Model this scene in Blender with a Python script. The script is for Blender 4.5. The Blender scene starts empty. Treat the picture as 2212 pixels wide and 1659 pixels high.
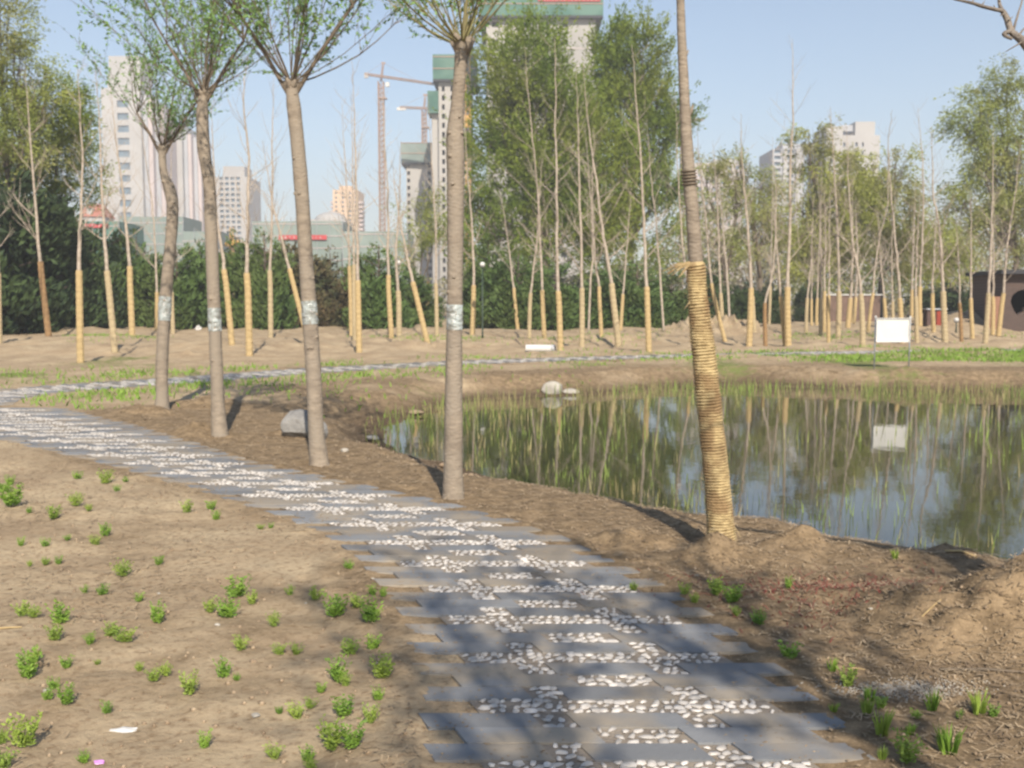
import bpy, math, random
import numpy as np
from mathutils import Vector
random.seed(7); RS = np.random.RandomState(11)
SC = bpy.context.scene; COL = SC.collection
R = math.radians
# ---------------------------------------------------------------- camera, sky, sun, exposure
HC = 1.5; FP = 2150.0; PITCH = math.atan(179.5/FP)
cam = bpy.data.cameras.new('camera'); camo = bpy.data.objects.new('camera', cam); COL.objects.link(camo)
cam.sensor_width = 36; cam.lens = 36*FP/2212.0; cam.clip_start = 0.05; cam.clip_end = 5000
camo.location = (0, 0, HC); camo.rotation_euler = (math.pi/2-PITCH, 0, 0)
cam.dof.use_dof = True; cam.dof.focus_distance = 0.6; cam.dof.aperture_fstop = 24
SC.camera = camo
SUN_EL = 38.0; SDX, SDY = 0.20, -1.0                       # horizontal direction TOWARDS the sun
az = math.atan2(SDX, SDY)
w = bpy.data.worlds.new('World'); SC.world = w; w.use_nodes = True
nt = w.node_tree; bg = nt.nodes['Background']; sky = nt.nodes.new('ShaderNodeTexSky')
sky.sky_type = 'NISHITA'; sky.sun_disc = False; sky.sun_elevation = R(SUN_EL); sky.sun_rotation = az
sky.altitude = 50; sky.air_density = 1.15; sky.dust_density = .5; sky.ozone_density = 2.3
nt.links.new(sky.outputs[0], bg.inputs[0]); bg.inputs[1].default_value = 0.088
sl = bpy.data.lights.new('sun', 'SUN'); so = bpy.data.objects.new('sun', sl); COL.objects.link(so)
sl.energy = 4.6; sl.angle = R(0.53); sl.color = (1.0, 0.90, 0.76)
sd = Vector((SDX, SDY, 0)).normalized()*math.cos(R(SUN_EL)) + Vector((0, 0, math.sin(R(SUN_EL))))
so.rotation_euler = sd.to_track_quat('Z', 'Y').to_euler()
SC.view_settings.view_transform = 'Standard'; SC.view_settings.look = 'None'
SC.view_settings.exposure = 0.76; SC.view_settings.gamma = 1
# ---------------------------------------------------------------- picture <-> place
cp, sp = math.cos(PITCH), math.sin(PITCH)
def ray(px, py):
    x = (px-1106)/FP; u = (829.5-py)/FP
    return Vector((x, cp+u*sp, -sp+u*cp))
def at(px, py, Y):
    d = ray(px, py); t = Y/d.y
    return Vector((d.x*t, Y, HC+d.z*t))
def gnd(px, py, z=0.0):
    d = ray(px, py); t = (z-HC)/d.z
    return Vector((d.x*t, d.y*t, z))
def mpp(Y): return Y/FP                                     # metres per picture unit at depth Y
# ---------------------------------------------------------------- materials
def mat(name, c1, c2=None, scale=5, rough=0.9, c3=None, scale3=1.0, bump=0.0, bscale=None, metal=0, spec=0.3, stretch=None, detail=6, lo=.35, hi=.65, transl=0):
    m = bpy.data.materials.new(name); m.use_nodes = True; t = m.node_tree; p = t.nodes['Principled BSDF']
    p.inputs['Roughness'].default_value = rough; p.inputs['Metallic'].default_value = metal
    p.inputs['Specular IOR Level'].default_value = spec
    geo = t.nodes.new('ShaderNodeNewGeometry'); vec = geo.outputs['Position']
    if stretch:
        mp = t.nodes.new('ShaderNodeMapping'); mp.inputs['Scale'].default_value = stretch
        t.links.new(vec, mp.inputs[0]); vec = mp.outputs[0]
    def noise(s, d=detail):
        n = t.nodes.new('ShaderNodeTexNoise'); n.inputs['Scale'].default_value = s; n.inputs['Detail'].default_value = d
        t.links.new(vec, n.inputs['Vector']); return n
    def mix(fac, a, b):
        x = t.nodes.new('ShaderNodeMix'); x.data_type = 'RGBA'
        t.links.new(fac, x.inputs[0])
        for i, v in ((6, a), (7, b)):
            if hasattr(v, 'is_linked'): t.links.new(v, x.inputs[i])
            else: x.inputs[i].default_value = (*v, 1)
        return x.outputs[2]
    def ramp(fac, l, h):
        r = t.nodes.new('ShaderNodeMapRange'); r.inputs[1].default_value = l; r.inputs[2].default_value = h
        t.links.new(fac, r.inputs[0]); return r.outputs[0]
    if c2 is None: p.inputs['Base Color'].default_value = (*c1, 1); col = None
    else:
        col = mix(ramp(noise(scale).outputs['Fac'], lo, hi), c1, c2)
        if c3 is not None: col = mix(ramp(noise(scale3, 3).outputs['Fac'], .45, .6), col, c3)
        t.links.new(col, p.inputs['Base Color'])
    if bump:
        b = t.nodes.new('ShaderNodeBump'); b.inputs['Strength'].default_value = bump; b.inputs['Distance'].default_value = 0.02
        t.links.new(noise(bscale or scale*3).outputs['Fac'], b.inputs['Height']); t.links.new(b.outputs[0], p.inputs['Normal'])
    if transl:
        tr = t.nodes.new('ShaderNodeBsdfTranslucent'); ms = t.nodes.new('ShaderNodeMixShader'); ms.inputs[0].default_value = transl
        if col is not None: t.links.new(col, tr.inputs[0])
        else: tr.inputs[0].default_value = (*c1, 1)
        t.links.new(p.outputs[0], ms.inputs[1]); t.links.new(tr.outputs[0], ms.inputs[2])
        t.links.new(ms.outputs[0], t.nodes['Material Output'].inputs[0])
    m['x'] = 0; return m
M = {}
M['bark'] = mat('willow_bark', (.29,.24,.185), (.19,.155,.12), 9, bump=.6, bscale=30, stretch=(1,1,2.2), c3=(.25,.21,.165), scale3=1.6)
M['pale_bark'] = mat('sapling_bark', (.42,.355,.29), (.29,.24,.19), 7, bump=.3, stretch=(1,1,1.5))
M['dark_bark'] = mat('dark_bark', (.085,.065,.05), (.14,.11,.085), 9, bump=.6, bscale=25)
M['mid_bark'] = mat('mid_bark', (.16,.125,.09), (.10,.08,.06), 6, bump=.4)
M['grey_bark'] = mat('grey_bark', (.22,.19,.16), (.13,.11,.095), 14, bump=.6, bscale=40)
M['shoot'] = mat('young_shoot', (.27,.25,.11), (.19,.16,.085), 8)
M['straw'] = mat('straw_rope', (.50,.375,.19), (.36,.26,.13), 9, rough=.75, bump=.5, bscale=60, stretch=(1,1,6))
M['straw_pale'] = mat('faded_straw_rope', (.46,.37,.22), (.33,.26,.16), 9, rough=.8, bump=.5, bscale=60, stretch=(1,1,6))
M['straw_dull'] = mat('dull_shaded_straw_rope', (.30,.19,.09), (.20,.12,.06), 14, bump=.4, bscale=60)  # dull brown wraps; on the sapling before the dark pines it paints shade
M['straw_fresh'] = mat('fresh_rope', (.52,.40,.21), (.33,.24,.12), 26, rough=.8, bump=.6, bscale=120, c3=(.27,.18,.09), scale3=7)
M['plastic'] = mat('plastic_film', (.40,.44,.43), (.20,.195,.17), 16, rough=.12, spec=.9, bump=1.0, bscale=30)
M['leaf'] = mat('willow_leaf', (.24,.37,.10), (.15,.27,.10), 3, rough=.6, transl=.3)
M['leaf_yellow'] = mat('yellow_willow_leaf', (.36,.38,.07), (.25,.29,.055), .5, rough=.7, transl=.3, c3=(.27,.26,.09), scale3=.25)
M['leaf_green'] = mat('poplar_leaf', (.22,.29,.035), (.115,.18,.022), .55, rough=.7, transl=.35, c3=(.22,.26,.035), scale3=.2)
M['leaf_olive'] = mat('olive_leaf', (.31,.34,.08), (.20,.25,.06), .6, rough=.7, transl=.3, c3=(.29,.29,.10), scale3=.3)
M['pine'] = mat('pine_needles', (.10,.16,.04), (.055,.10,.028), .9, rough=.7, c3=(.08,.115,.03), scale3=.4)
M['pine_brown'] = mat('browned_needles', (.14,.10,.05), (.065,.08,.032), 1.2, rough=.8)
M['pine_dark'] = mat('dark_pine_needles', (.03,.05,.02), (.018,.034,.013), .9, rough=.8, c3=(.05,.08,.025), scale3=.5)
M['scrub'] = mat('bare_twigs', (.25,.23,.14), (.18,.16,.10), .5, c3=(.19,.22,.08), scale3=.15)
M['grass'] = mat('grass_blades', (.24,.36,.06), (.16,.26,.045), 2, rough=.7, transl=.25)
M['weed'] = mat('weed_leaf', (.23,.36,.05), (.14,.25,.04), 12, rough=.6, transl=.25)
M['reed'] = mat('reed_blades', (.27,.35,.085), (.18,.25,.06), 1.5, rough=.6, transl=.3, c3=(.35,.29,.14), scale3=1.2)
M['litter'] = mat('dry_litter', (.38,.29,.185), (.19,.135,.085), 7, rough=.9, lo=.42, hi=.58)
M['slab'] = mat('blue_grey_slab', (.20,.205,.212), (.155,.16,.168), 3, rough=.7, bump=.15, bscale=80, c3=(.26,.225,.18), scale3=2.4, spec=.25)
M['pebble'] = mat('white_pebbles', (.60,.56,.515), (.40,.37,.34), 34, rough=.5, spec=.5, lo=.3, hi=.7)
def island(m, lo, hi):
    t = m.node_tree; p = t.nodes['Principled BSDF']; src = p.inputs['Base Color'].links[0].from_socket; g_ = t.nodes.new('ShaderNodeNewGeometry'); r_ = t.nodes.new('ShaderNodeMapRange'); r_.inputs[3].default_value = lo; r_.inputs[4].default_value = hi
    t.links.new(g_.outputs['Random Per Island'], r_.inputs[0]); x = t.nodes.new('ShaderNodeVectorMath'); x.operation = 'SCALE'; t.links.new(src, x.inputs[0]); t.links.new(r_.outputs[0], x.inputs['Scale']); t.links.new(x.outputs[0], p.inputs['Base Color'])
island(M['slab'], .82, 1.15); island(M['pebble'], .68, 1.06)
M['mortar'] = mat('sandy_mortar', (.27,.23,.185), (.19,.16,.13), 12, bump=.5, bscale=60)
M['stone'] = mat('grey_boulder', (.27,.26,.245), (.16,.155,.15), 5, bump=.6, bscale=18)
M['pale_stone'] = mat('pale_boulder', (.40,.37,.32), (.28,.255,.22), 6, bump=.5, bscale=16)
M['white'] = mat('white_paint', (.60,.59,.56), (.54,.53,.51), 2, rough=.5)
M['steel'] = mat('galvanised_steel', (.30,.31,.32), rough=.45, metal=.4)
M['lamp_pole'] = mat('dark_green_paint', (.04,.06,.045), rough=.5)
M['concrete'] = mat('raw_concrete', (.36,.345,.325), (.30,.29,.275), .15, c3=(.40,.38,.355), scale3=.05)
M['tile_white'] = mat('white_cladding', (.42,.405,.39), (.37,.355,.34), .1)
M['tile_grey'] = mat('grey_cladding', (.42,.42,.44), (.36,.37,.39), .1)
M['tile_pink'] = mat('pink_cladding', (.52,.44,.42), (.45,.39,.38), .1)
M['peach'] = mat('peach_cladding', (.66,.48,.33), (.58,.42,.29), .1)
M['glass'] = mat('window_glass', (.16,.22,.27), (.11,.15,.19), .3, rough=.15, spec=.6)
M['hole'] = mat('near_black', (.05,.05,.055), rough=.95)  # paints the darkness inside unglazed openings; also colours tower decks and hut roof
M['net'] = mat('green_safety_net', (.07,.165,.125), (.05,.125,.10), .3, c3=(.11,.20,.16), scale3=.12)
M['net_grey'] = mat('faded_safety_net', (.24,.29,.265), (.18,.225,.205), .2)
M['red'] = mat('red_banner', (.50,.07,.07), (.42,.06,.06), .4)
M['crane'] = mat('crane_paint', (.40,.27,.21), (.34,.25,.20), .4)
M['crane_yellow'] = mat('yellow_crane_paint', (.58,.34,.10), (.48,.28,.08), .4)
M['roof_red'] = mat('red_roof', (.40,.16,.11), (.34,.14,.10), .3)
M['rust'] = mat('maroon_paint', (.26,.05,.03), (.20,.04,.03), 2)
M['pink_plastic'] = mat('violet_plastic', (.55,.25,.60), rough=.4)
M['red_leaf'] = mat('reddish_creeper', (.20,.05,.045), (.13,.05,.035), 9)
# brick
m = bpy.data.materials.new('red_brick'); m.use_nodes = True; t = m.node_tree; p = t.nodes['Principled BSDF']; p.inputs['Roughness'].default_value = .95
tc = t.nodes.new('ShaderNodeTexCoord'); mp = t.nodes.new('ShaderNodeMapping'); mp.inputs['Rotation'].default_value = (R(90), 0, 0)
br = t.nodes.new('ShaderNodeTexBrick'); br.inputs['Scale'].default_value = 1; br.inputs['Brick Width'].default_value = .25; br.inputs['Row Height'].default_value = .075
br.inputs['Mortar Size'].default_value = .008
br.inputs['Color1'].default_value = (.085,.055,.045,1); br.inputs['Color2'].default_value = (.065,.043,.036,1); br.inputs['Mortar'].default_value = (.10,.08,.07,1)
t.links.new(tc.outputs['Object'], mp.inputs[0]); t.links.new(mp.outputs[0], br.inputs[0]); t.links.new(br.outputs[0], p.inputs['Base Color']); M['brick'] = m
# water
m = bpy.data.materials.new('pond_water'); m.use_nodes = True; t = m.node_tree; p = t.nodes['Principled BSDF']
p.inputs['Base Color'].default_value = (.035,.035,.018,1); p.inputs['Roughness'].default_value = .025; p.inputs['IOR'].default_value = 1.45; p.inputs['Specular IOR Level'].default_value = .62
n = t.nodes.new('ShaderNodeTexNoise'); n.inputs['Scale'].default_value = 3.5; n.inputs['Detail'].default_value = 3
g = t.nodes.new('ShaderNodeNewGeometry'); b = t.nodes.new('ShaderNodeBump'); b.inputs['Strength'].default_value = .05; b.inputs['Distance'].default_value = .02
t.links.new(g.outputs['Position'], n.inputs[0]); t.links.new(n.outputs[0], b.inputs['Height']); t.links.new(b.outputs[0], p.inputs['Normal']); M['water'] = m
# ---------------------------------------------------------------- mesh helpers
def tag(o, label=None, cat=None, group=None, kind=None):
    if label: o['label'] = label
    if cat: o['category'] = cat
    if group: o['group'] = group
    if kind: o['kind'] = kind
    return o
def link(name, me, material, parent=None, loc=None):
    if me.users == 0 or not me.materials:
        if material is not None and not me.materials: me.materials.append(material)
    o = bpy.data.objects.new(name, me); COL.objects.link(o)
    if parent is not None: o.parent = parent
    if loc is not None: o.location = loc
    return o
def empty(name, loc, label, cat, group=None, rz=0):
    o = bpy.data.objects.new(name, None); COL.objects.link(o); o.location = loc; o.rotation_euler = (0, 0, rz); o.empty_display_size = .2
    return tag(o, label, cat, group)
def copy_tree(o, parent=None):
    c = o.copy(); COL.objects.link(c); c.parent = parent
    for ch in [k for k in bpy.data.objects if k.parent == o]: copy_tree(ch, c)
    return c
def quads_mesh(name, V, F, smooth=False):
    V = np.asarray(V, dtype=np.float32); F = np.asarray(F, dtype=np.int32); k = F.shape[1]
    me = bpy.data.meshes.new(name); me.vertices.add(len(V)); me.vertices.foreach_set('co', V.ravel())
    me.loops.add(F.size); me.loops.foreach_set('vertex_index', F.ravel())
    me.polygons.add(len(F)); me.polygons.foreach_set('loop_start', np.arange(0, F.size, k, dtype=np.int32))
    me.polygons.foreach_set('loop_total', np.full(len(F), k, dtype=np.int32))
    if smooth: me.polygons.foreach_set('use_smooth', np.ones(len(F), dtype=bool))
    me.update(calc_edges=True); me.validate(); return me
class MB:
    def __init__(s, origin=(0,0,0)): s.v = []; s.f = []; s.o = Vector(origin)
    def add(s, vs, fs):
        n = len(s.v); s.v += [tuple(Vector(v)-s.o) for v in vs]; s.f += [tuple(i+n for i in f) for f in fs]
    def box(s, c, size, rz=0, rot=None):
        hx, hy, hz = size[0]/2, size[1]/2, size[2]/2; cs, sn = math.cos(rz), math.sin(rz); vs = []
        for x, y, z in ((-1,-1,-1),(1,-1,-1),(1,1,-1),(-1,1,-1),(-1,-1,1),(1,-1,1),(1,1,1),(-1,1,1)):
            v = Vector((x*hx*cs-y*hy*sn, x*hx*sn+y*hy*cs, z*hz))
            if rot is not None: v = rot @ Vector((x*hx, y*hy, z*hz))
            vs.append(v+Vector(c))
        s.add(vs, [(0,3,2,1),(4,5,6,7),(0,1,5,4),(1,2,6,5),(2,3,7,6),(3,0,4,7)])
    def bar(s, a, b, r, n=4):
        s.tube([a, b], [r, r], n)
    def tube(s, pts, rad, n=8, cap=True, jit=0):
        pts = [Vector(p) for p in pts]; rings = []; vs = []
        prev = None
        for i, p in enumerate(pts):
            t = (pts[min(i+1, len(pts)-1)]-pts[max(i-1, 0)]).normalized()
            a = prev if prev is not None else (Vector((1,0,0)) if abs(t.x) < .8 else Vector((0,1,0)))
            a = (a-t*a.dot(t)).normalized(); b = t.cross(a); prev = a
            for k in range(n):
                an = 2*math.pi*k/n; rr = rad[i]*(1+(random.uniform(-jit, jit) if jit else 0))
                vs.append(p+a*(math.cos(an)*rr)+b*(math.sin(an)*rr))
        fs = []
        for i in range(len(pts)-1):
            for k in range(n):
                k2 = (k+1) % n; fs.append((i*n+k, i*n+k2, (i+1)*n+k2, (i+1)*n+k))
        if cap:
            fs.append(tuple(range(n-1, -1, -1))); fs.append(tuple((len(pts)-1)*n+k for k in range(n)))
        s.add(vs, fs)
    def build(s, name, material, parent=None, smooth=False, loc=None):
        me = bpy.data.meshes.new(name); me.from_pydata(s.v, [], s.f); me.update()
        if smooth: me.polygons.foreach_set('use_smooth', np.ones(len(me.polygons), dtype=bool))
        return link(name, me, material, parent, loc)
def spline(pts, rad, sub=4):
    out = []; ro = []
    n = len(pts)
    for i in range(n-1):
        p0, p1, p2, p3 = pts[max(i-1,0)], pts[i], pts[i+1], pts[min(i+2,n-1)]
        for j in range(sub):
            u = j/sub
            out.append(.5*((2*p1)+(p2-p0)*u+(2*p0-5*p1+4*p2-p3)*u*u+(3*p1-p0-3*p2+p3)*u**3)); ro.append(rad[i]*(1-u)+rad[i+1]*u)
    out.append(pts[-1]); ro.append(rad[-1]); return out, ro
def cards(P, size, aspect=.45, up=0.0, D=None):
    """leaf quads (rhombus) at points P (n,3) of length size (n,)"""
    n = len(P); a = RS.normal(size=(n,3)) if D is None else D+RS.normal(size=(n,3))*.45
    a[:,2] += up; a /= np.linalg.norm(a, axis=1)[:,None]+1e-9
    r = RS.normal(size=(n,3)); b = np.cross(a, r); b /= np.linalg.norm(b, axis=1)[:,None]+1e-9
    L = (size/2)[:,None]; W = L*aspect
    V = np.stack([P-a*L, P+b*W, P+a*L, P-b*W], axis=1).reshape(-1,3)
    return V, np.arange(4*n).reshape(n,4)
# value noise (vectorised)
_T = np.random.RandomState(5).rand(512, 512)
def vn(x, y, s, off=0):
    x = np.asarray(x, float)*s+off+1000; y = np.asarray(y, float)*s+off*1.7+1000
    xi = np.floor(x).astype(int); yi = np.floor(y).astype(int); u = x-xi; v = y-yi; u = u*u*(3-2*u); v = v*v*(3-2*v)
    g = lambda a, b: _T[a & 511, b & 511]
    return (g(xi,yi)*(1-u)+g(xi+1,yi)*u)*(1-v)+(g(xi,yi+1)*(1-u)+g(xi+1,yi+1)*u)*v - .5
def sstep(a, b, x): t = np.clip((x-a)/(b-a), 0, 1); return t*t*(3-2*t)
def seg_dist(x, y, pts, closed):
    d = np.full(np.shape(x), 1e9); n = len(pts)
    for i in range(n if closed else n-1):
        ax, ay = pts[i]; bx, by = pts[(i+1) % n]; dx, dy = bx-ax, by-ay; L = dx*dx+dy*dy+1e-12
        t = np.clip(((x-ax)*dx+(y-ay)*dy)/L, 0, 1); d = np.minimum(d, np.hypot(x-ax-t*dx, y-ay-t*dy))
    return d
def inside(x, y, pts):
    r = np.zeros(np.shape(x), bool); n = len(pts)
    for i in range(n):
        ax, ay = pts[i]; bx, by = pts[(i+1) % n]
        if ay == by: continue
        c = ((ay > y) != (by > y)) & (x < (bx-ax)*(y-ay)/(by-ay)+ax); r ^= c
    return r
# ---------------------------------------------------------------- plan of the ground
WZ = -0.36
pond_px = [(800,925),(812,960),(850,992),(950,1003),(1050,1046),(1130,1064),(1300,1090),(1430,1118),(1520,1142),(1640,1160),(1750,1170),(1900,1202),(2050,1235),(2212,1268)]
POND = [tuple(gnd(x, y, WZ)[:2]) for x, y in pond_px] + [(5.2,6.3),(10,8),(16,13),(17,18),(14,20.2)]
POND += [tuple(gnd(x, y, WZ)[:2]) for x, y in [(2212,846),(2000,845),(1800,838),(1600,830),(1450,834),(1280,852),(1150,856),(1000,864),(930,890),(850,903)]]
EL = [(2.3,-.25,1.2),(3.2,-.277,1.17),(3.58,-.34,1.16),(3.9,-.37,1.12),(4.42,-.485,1.015),(4.96,-.625,.886),(5.56,-.84,.63),(6.26,-1.19,.30),(6.72,-1.53,.01),(7.33,-2.08,-.5),(8.06,-2.75,-1.24),(9.2,-3.92,-2.40),(10.4,-5.25,-3.32),(11.9,-7.1,-4.5),(13.0,-8.3,-5.55),(14.0,-9.3,-6.36)]
ey = np.array([e[0] for e in EL]); el = np.array([e[1] for e in EL]); er = np.array([e[2] for e in EL])
CL = [(-7.9,14.0),(-8.25,15.2),(-8.0,16.6),(-7.1,17.8),(-6.0,19.1),(-5.2,20.2),(-4.1,21.6),(-1.2,24.2),(1.7,25.8),(5.0,27.3),(9.3,28.8),(15.5,30.3),(26,32),(40,33)]
def nearpath(x, y):
    L = np.interp(y, ey, el); Rr = np.interp(y, ey, er)
    d = np.maximum(np.maximum(L-x, x-Rr), np.maximum(2.3-y, y-14.0))
    d2 = seg_dist(x, y, CL, False)-.78
    return np.minimum(d, d2)
MOUNDS = [(2.25,4.5,.62,.30,.22),(1.95,4.25,.35,.16,.08),(2.6,4.3,.4,.25,.12),(1.75,4.9,.5,.25,.04),(.75,6.15,.40,.16,.07),(1.25,5.72,.45,.13,.10),(1.75,5.9,.3,.16,.10),(1.25,6.2,.25,.2,-.08),(2.6,5.6,.5,.25,.1),
          (-4.9,13.2,.5,.4,.10),(-3.6,11.2,.6,.35,.09),(-3.9,10.7,.4,.2,.06),(-2.5,11.5,.5,.3,.04),(-4.3,14.2,.8,.4,.12),(8.6,21.6,.5,.25,.12),(7.6,21.7,.4,.2,.08),
          (-2.7,31,1.2,.8,.22),(-13.5,30.5,2,1,.14),(-16,36,4,1.5,.18),(-9,27,1.2,.6,.12),(-8,33,3,1.2,.12),(-3,38,3,1.4,.2),(3,36,3,1,.2),(15,40,5,3,.3),(22,50,6,4,.8),(9,44,3,2,.6),(-5,46,5,2,.22),(-20,46,6,2,.25),(6,47,5,2,.15)]
def TZ(x, y):
    x = np.asarray(x, float); y = np.asarray(y, float)
    dp = seg_dist(x, y, POND, True); ins = inside(x, y, POND)
    wob = vn(x, y, 2.2, 3)*.22+vn(x, y, 7, 9)*.08
    s = np.where(ins, -dp, dp)+wob*sstep(0, .25, dp)
    z = np.where(s > 0, WZ+.03+(-WZ-.03)*sstep(0, 1.15, s), WZ+.03-.5*sstep(0, 1.2, -s))
    near = sstep(.0, .6, s)
    n = vn(x, y, .35, 1)*.05+vn(x, y, 1.3, 2)*.035+vn(x, y, 4.5, 4)*.022+(vn(x, y, 13, 5)*.012+vn(x, y, 28, 6)*.007)
    far = sstep(22, 30, y)*sstep(160, 60, y)
    n += far*(vn(x, y, .5, 7)*.22+vn(x, y, 1.6, 8)*.14)
    for cx, cy, rx, ry, h in MOUNDS:
        q = ((x-cx)/rx)**2+((y-cy)/ry)**2; k = np.exp(-q*1.4); n += h*k*(1+1.1*vn(x, y, 5, 12)+.7*vn(x, y, 12, 13))
    dpa = nearpath(x, y)
    k = sstep(-.02, .22, dpa); e = sstep(-.13, .04, dpa)
    return z+n*(.25+.75*near)*k - .003*(1-e)+(.009+.03*vn(x, y, 9, 55)+.012*vn(x, y, 30, 56))*e*(1-k)
def tz(x, y): return float(TZ(np.array([x]), np.array([y]))[0])
def axis(parts):
    out = [parts[0][0]]
    for a, b, st in parts:
        n = max(1, int(round((b-a)/st))); out += list(np.linspace(a, b, n+1)[1:])
    return np.array(out)
xs = axis([(-900,-300,100),(-300,-60,15),(-60,-25,1.2),(-25,-12,.3),(-12,-5,.12),(-5,5,.05),(5,12,.12),(12,25,.3),(25,60,1.2),(60,300,15),(300,900,100)])
ys = axis([(-60,-10,5),(-10,1.5,.5),(1.5,2.6,.1),(2.6,9,.035),(9,15,.07),(15,27,.12),(27,45,.25),(45,90,.8),(90,300,10),(300,1400,100)])
X, Y = np.meshgrid(xs, ys); Z = TZ(X, Y); nx, ny = len(xs), len(ys)
V = np.stack([X, Y, Z], -1).reshape(-1,3); I = np.arange(nx*ny).reshape(ny, nx)
F = np.stack([I[:-1,:-1], I[:-1,1:], I[1:,1:], I[1:,:-1]], -1).reshape(-1,4)
gm = quads_mesh('ground', V, F, True)
# wear masks stored per vertex: dry litter cover / damp soil / sparse moss
fx, fy = V[:,0], V[:,1]
dpnd = seg_dist(fx, fy, POND, True); dpt = nearpath(fx, fy)
right = sstep(-.3, .5, fx-np.interp(fy, ey, er))*sstep(15, 12, fy)
lit = np.clip(right*.95+sstep(4.5, 1, dpnd)*.75*sstep(26, 22, fy)+sstep(.5, 0, dpt)*.35+(vn(fx, fy, .8, 20))*.9, 0, 1)
lit = np.where((fy > 25.5), vn(fx, fy, .4, 22)*.8, lit)
lit = np.clip(lit+sstep(1.2, 2.8, fx*0+ (np.interp(fy, ey, el)-fx))*-.25, 0, 1)
damp = np.clip(sstep(.7, .0, dpnd)*1.0, 0, 1)
moss = np.clip(sstep(14, 20, fy)*sstep(30, 26, fy)*(.35+vn(fx, fy, .6, 30)*1.2)+sstep(60, 40, fy)*sstep(28, 34, fy)*np.clip(vn(fx, fy, .25, 31)*1.5-.2, 0, 1), 0, 1)
ca = gm.attributes.new('wear', 'FLOAT_COLOR', 'POINT'); ca.data.foreach_set('color', np.stack([lit, damp, moss, lit*0+1], -1).astype(np.float32).ravel())
m = bpy.data.materials.new('bare_soil'); m.use_nodes = True; t = m.node_tree; p = t.nodes['Principled BSDF']; p.inputs['Roughness'].default_value = 1; p.inputs['Specular IOR Level'].default_value = .1
at_ = t.nodes.new('ShaderNodeAttribute'); at_.attribute_name = 'wear'; sx = t.nodes.new('ShaderNodeSeparateColor'); t.links.new(at_.outputs['Color'], sx.inputs[0])
geo = t.nodes.new('ShaderNodeNewGeometry')
def NZ(s, d=8, ro=.6):
    n = t.nodes.new('ShaderNodeTexNoise'); n.inputs['Scale'].default_value = s; n.inputs['Detail'].default_value = d; n.inputs['Roughness'].default_value = ro
    t.links.new(geo.outputs['Position'], n.inputs['Vector']); return n.outputs['Fac']
def MR(f, a, b):
    r = t.nodes.new('ShaderNodeMapRange'); r.inputs[1].default_value = a; r.inputs[2].default_value = b; t.links.new(f, r.inputs[0]); return r.outputs[0]
def MX(f, a, b):
    x = t.nodes.new('ShaderNodeMix'); x.data_type = 'RGBA'; t.links.new(f, x.inputs[0])
    for i, v in ((6, a), (7, b)):
        if hasattr(v, 'is_linked'): t.links.new(v, x.inputs[i])
        else: x.inputs[i].default_value = (*v, 1)
    return x.outputs[2]
def MA(op, a, b):
    x = t.nodes.new('ShaderNodeMath'); x.operation = op
    for i, v in ((0, a), (1, b)):
        if hasattr(v, 'is_linked'): t.links.new(v, x.inputs[i])
        else: x.inputs[i].default_value = v
    return x.outputs[0]
sand = MX(MR(NZ(1.3), .35, .65), (.425,.335,.22), (.30,.225,.145)); sand = MX(MR(NZ(28), .5, .72), sand, (.20,.135,.08))
litc = MX(MR(NZ(9, 10, .75), .42, .6), (.15,.108,.066), (.275,.20,.122)); litc = MX(MR(NZ(60, 6, .8), .56, .68), litc, (.42,.31,.19))
lf = MR(MA('ADD', sx.outputs[0], MA('MULTIPLY', MA('SUBTRACT', NZ(3.0, 8, .7), .5), 1.6)), .25, .75)
c = MX(lf, sand, litc)
c = MX(MR(MA('ADD', sx.outputs[2], MA('MULTIPLY', MA('SUBTRACT', NZ(5, 8, .7), .5), 1.5)), .55, .9), c, (.15,.17,.055))
c = MX(sx.outputs[1], c, (.10,.07,.045)); t.links.new(c, p.inputs['Base Color'])
b = t.nodes.new('ShaderNodeBump'); b.inputs['Strength'].default_value = .65; b.inputs['Distance'].default_value = .03
t.links.new(MA('ADD', NZ(18, 10, .7), MA('MULTIPLY', NZ(70, 5, .7), .35)), b.inputs['Height']); t.links.new(b.outputs[0], p.inputs['Normal'])
gm.materials.append(m)
g = link('ground', gm, None); tag(g, 'bare sandy soil with dry litter all round the pond and path', 'ground', kind='structure')
# water
px_ = [(p[0], p[1]) for p in POND]; cxp = sum(p[0] for p in px_)/len(px_); cyp = sum(p[1] for p in px_)/len(px_)
mb = MB(); vs = [(x+(x-cxp)*.08, y+(y-cyp)*.12, WZ) for x, y in px_]; mb.add(vs, [tuple(range(len(vs)))])
o = mb.build('pond_water', M['water']); tag(o, 'still pond reflecting saplings and sky', 'pond', kind='structure')
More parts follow.
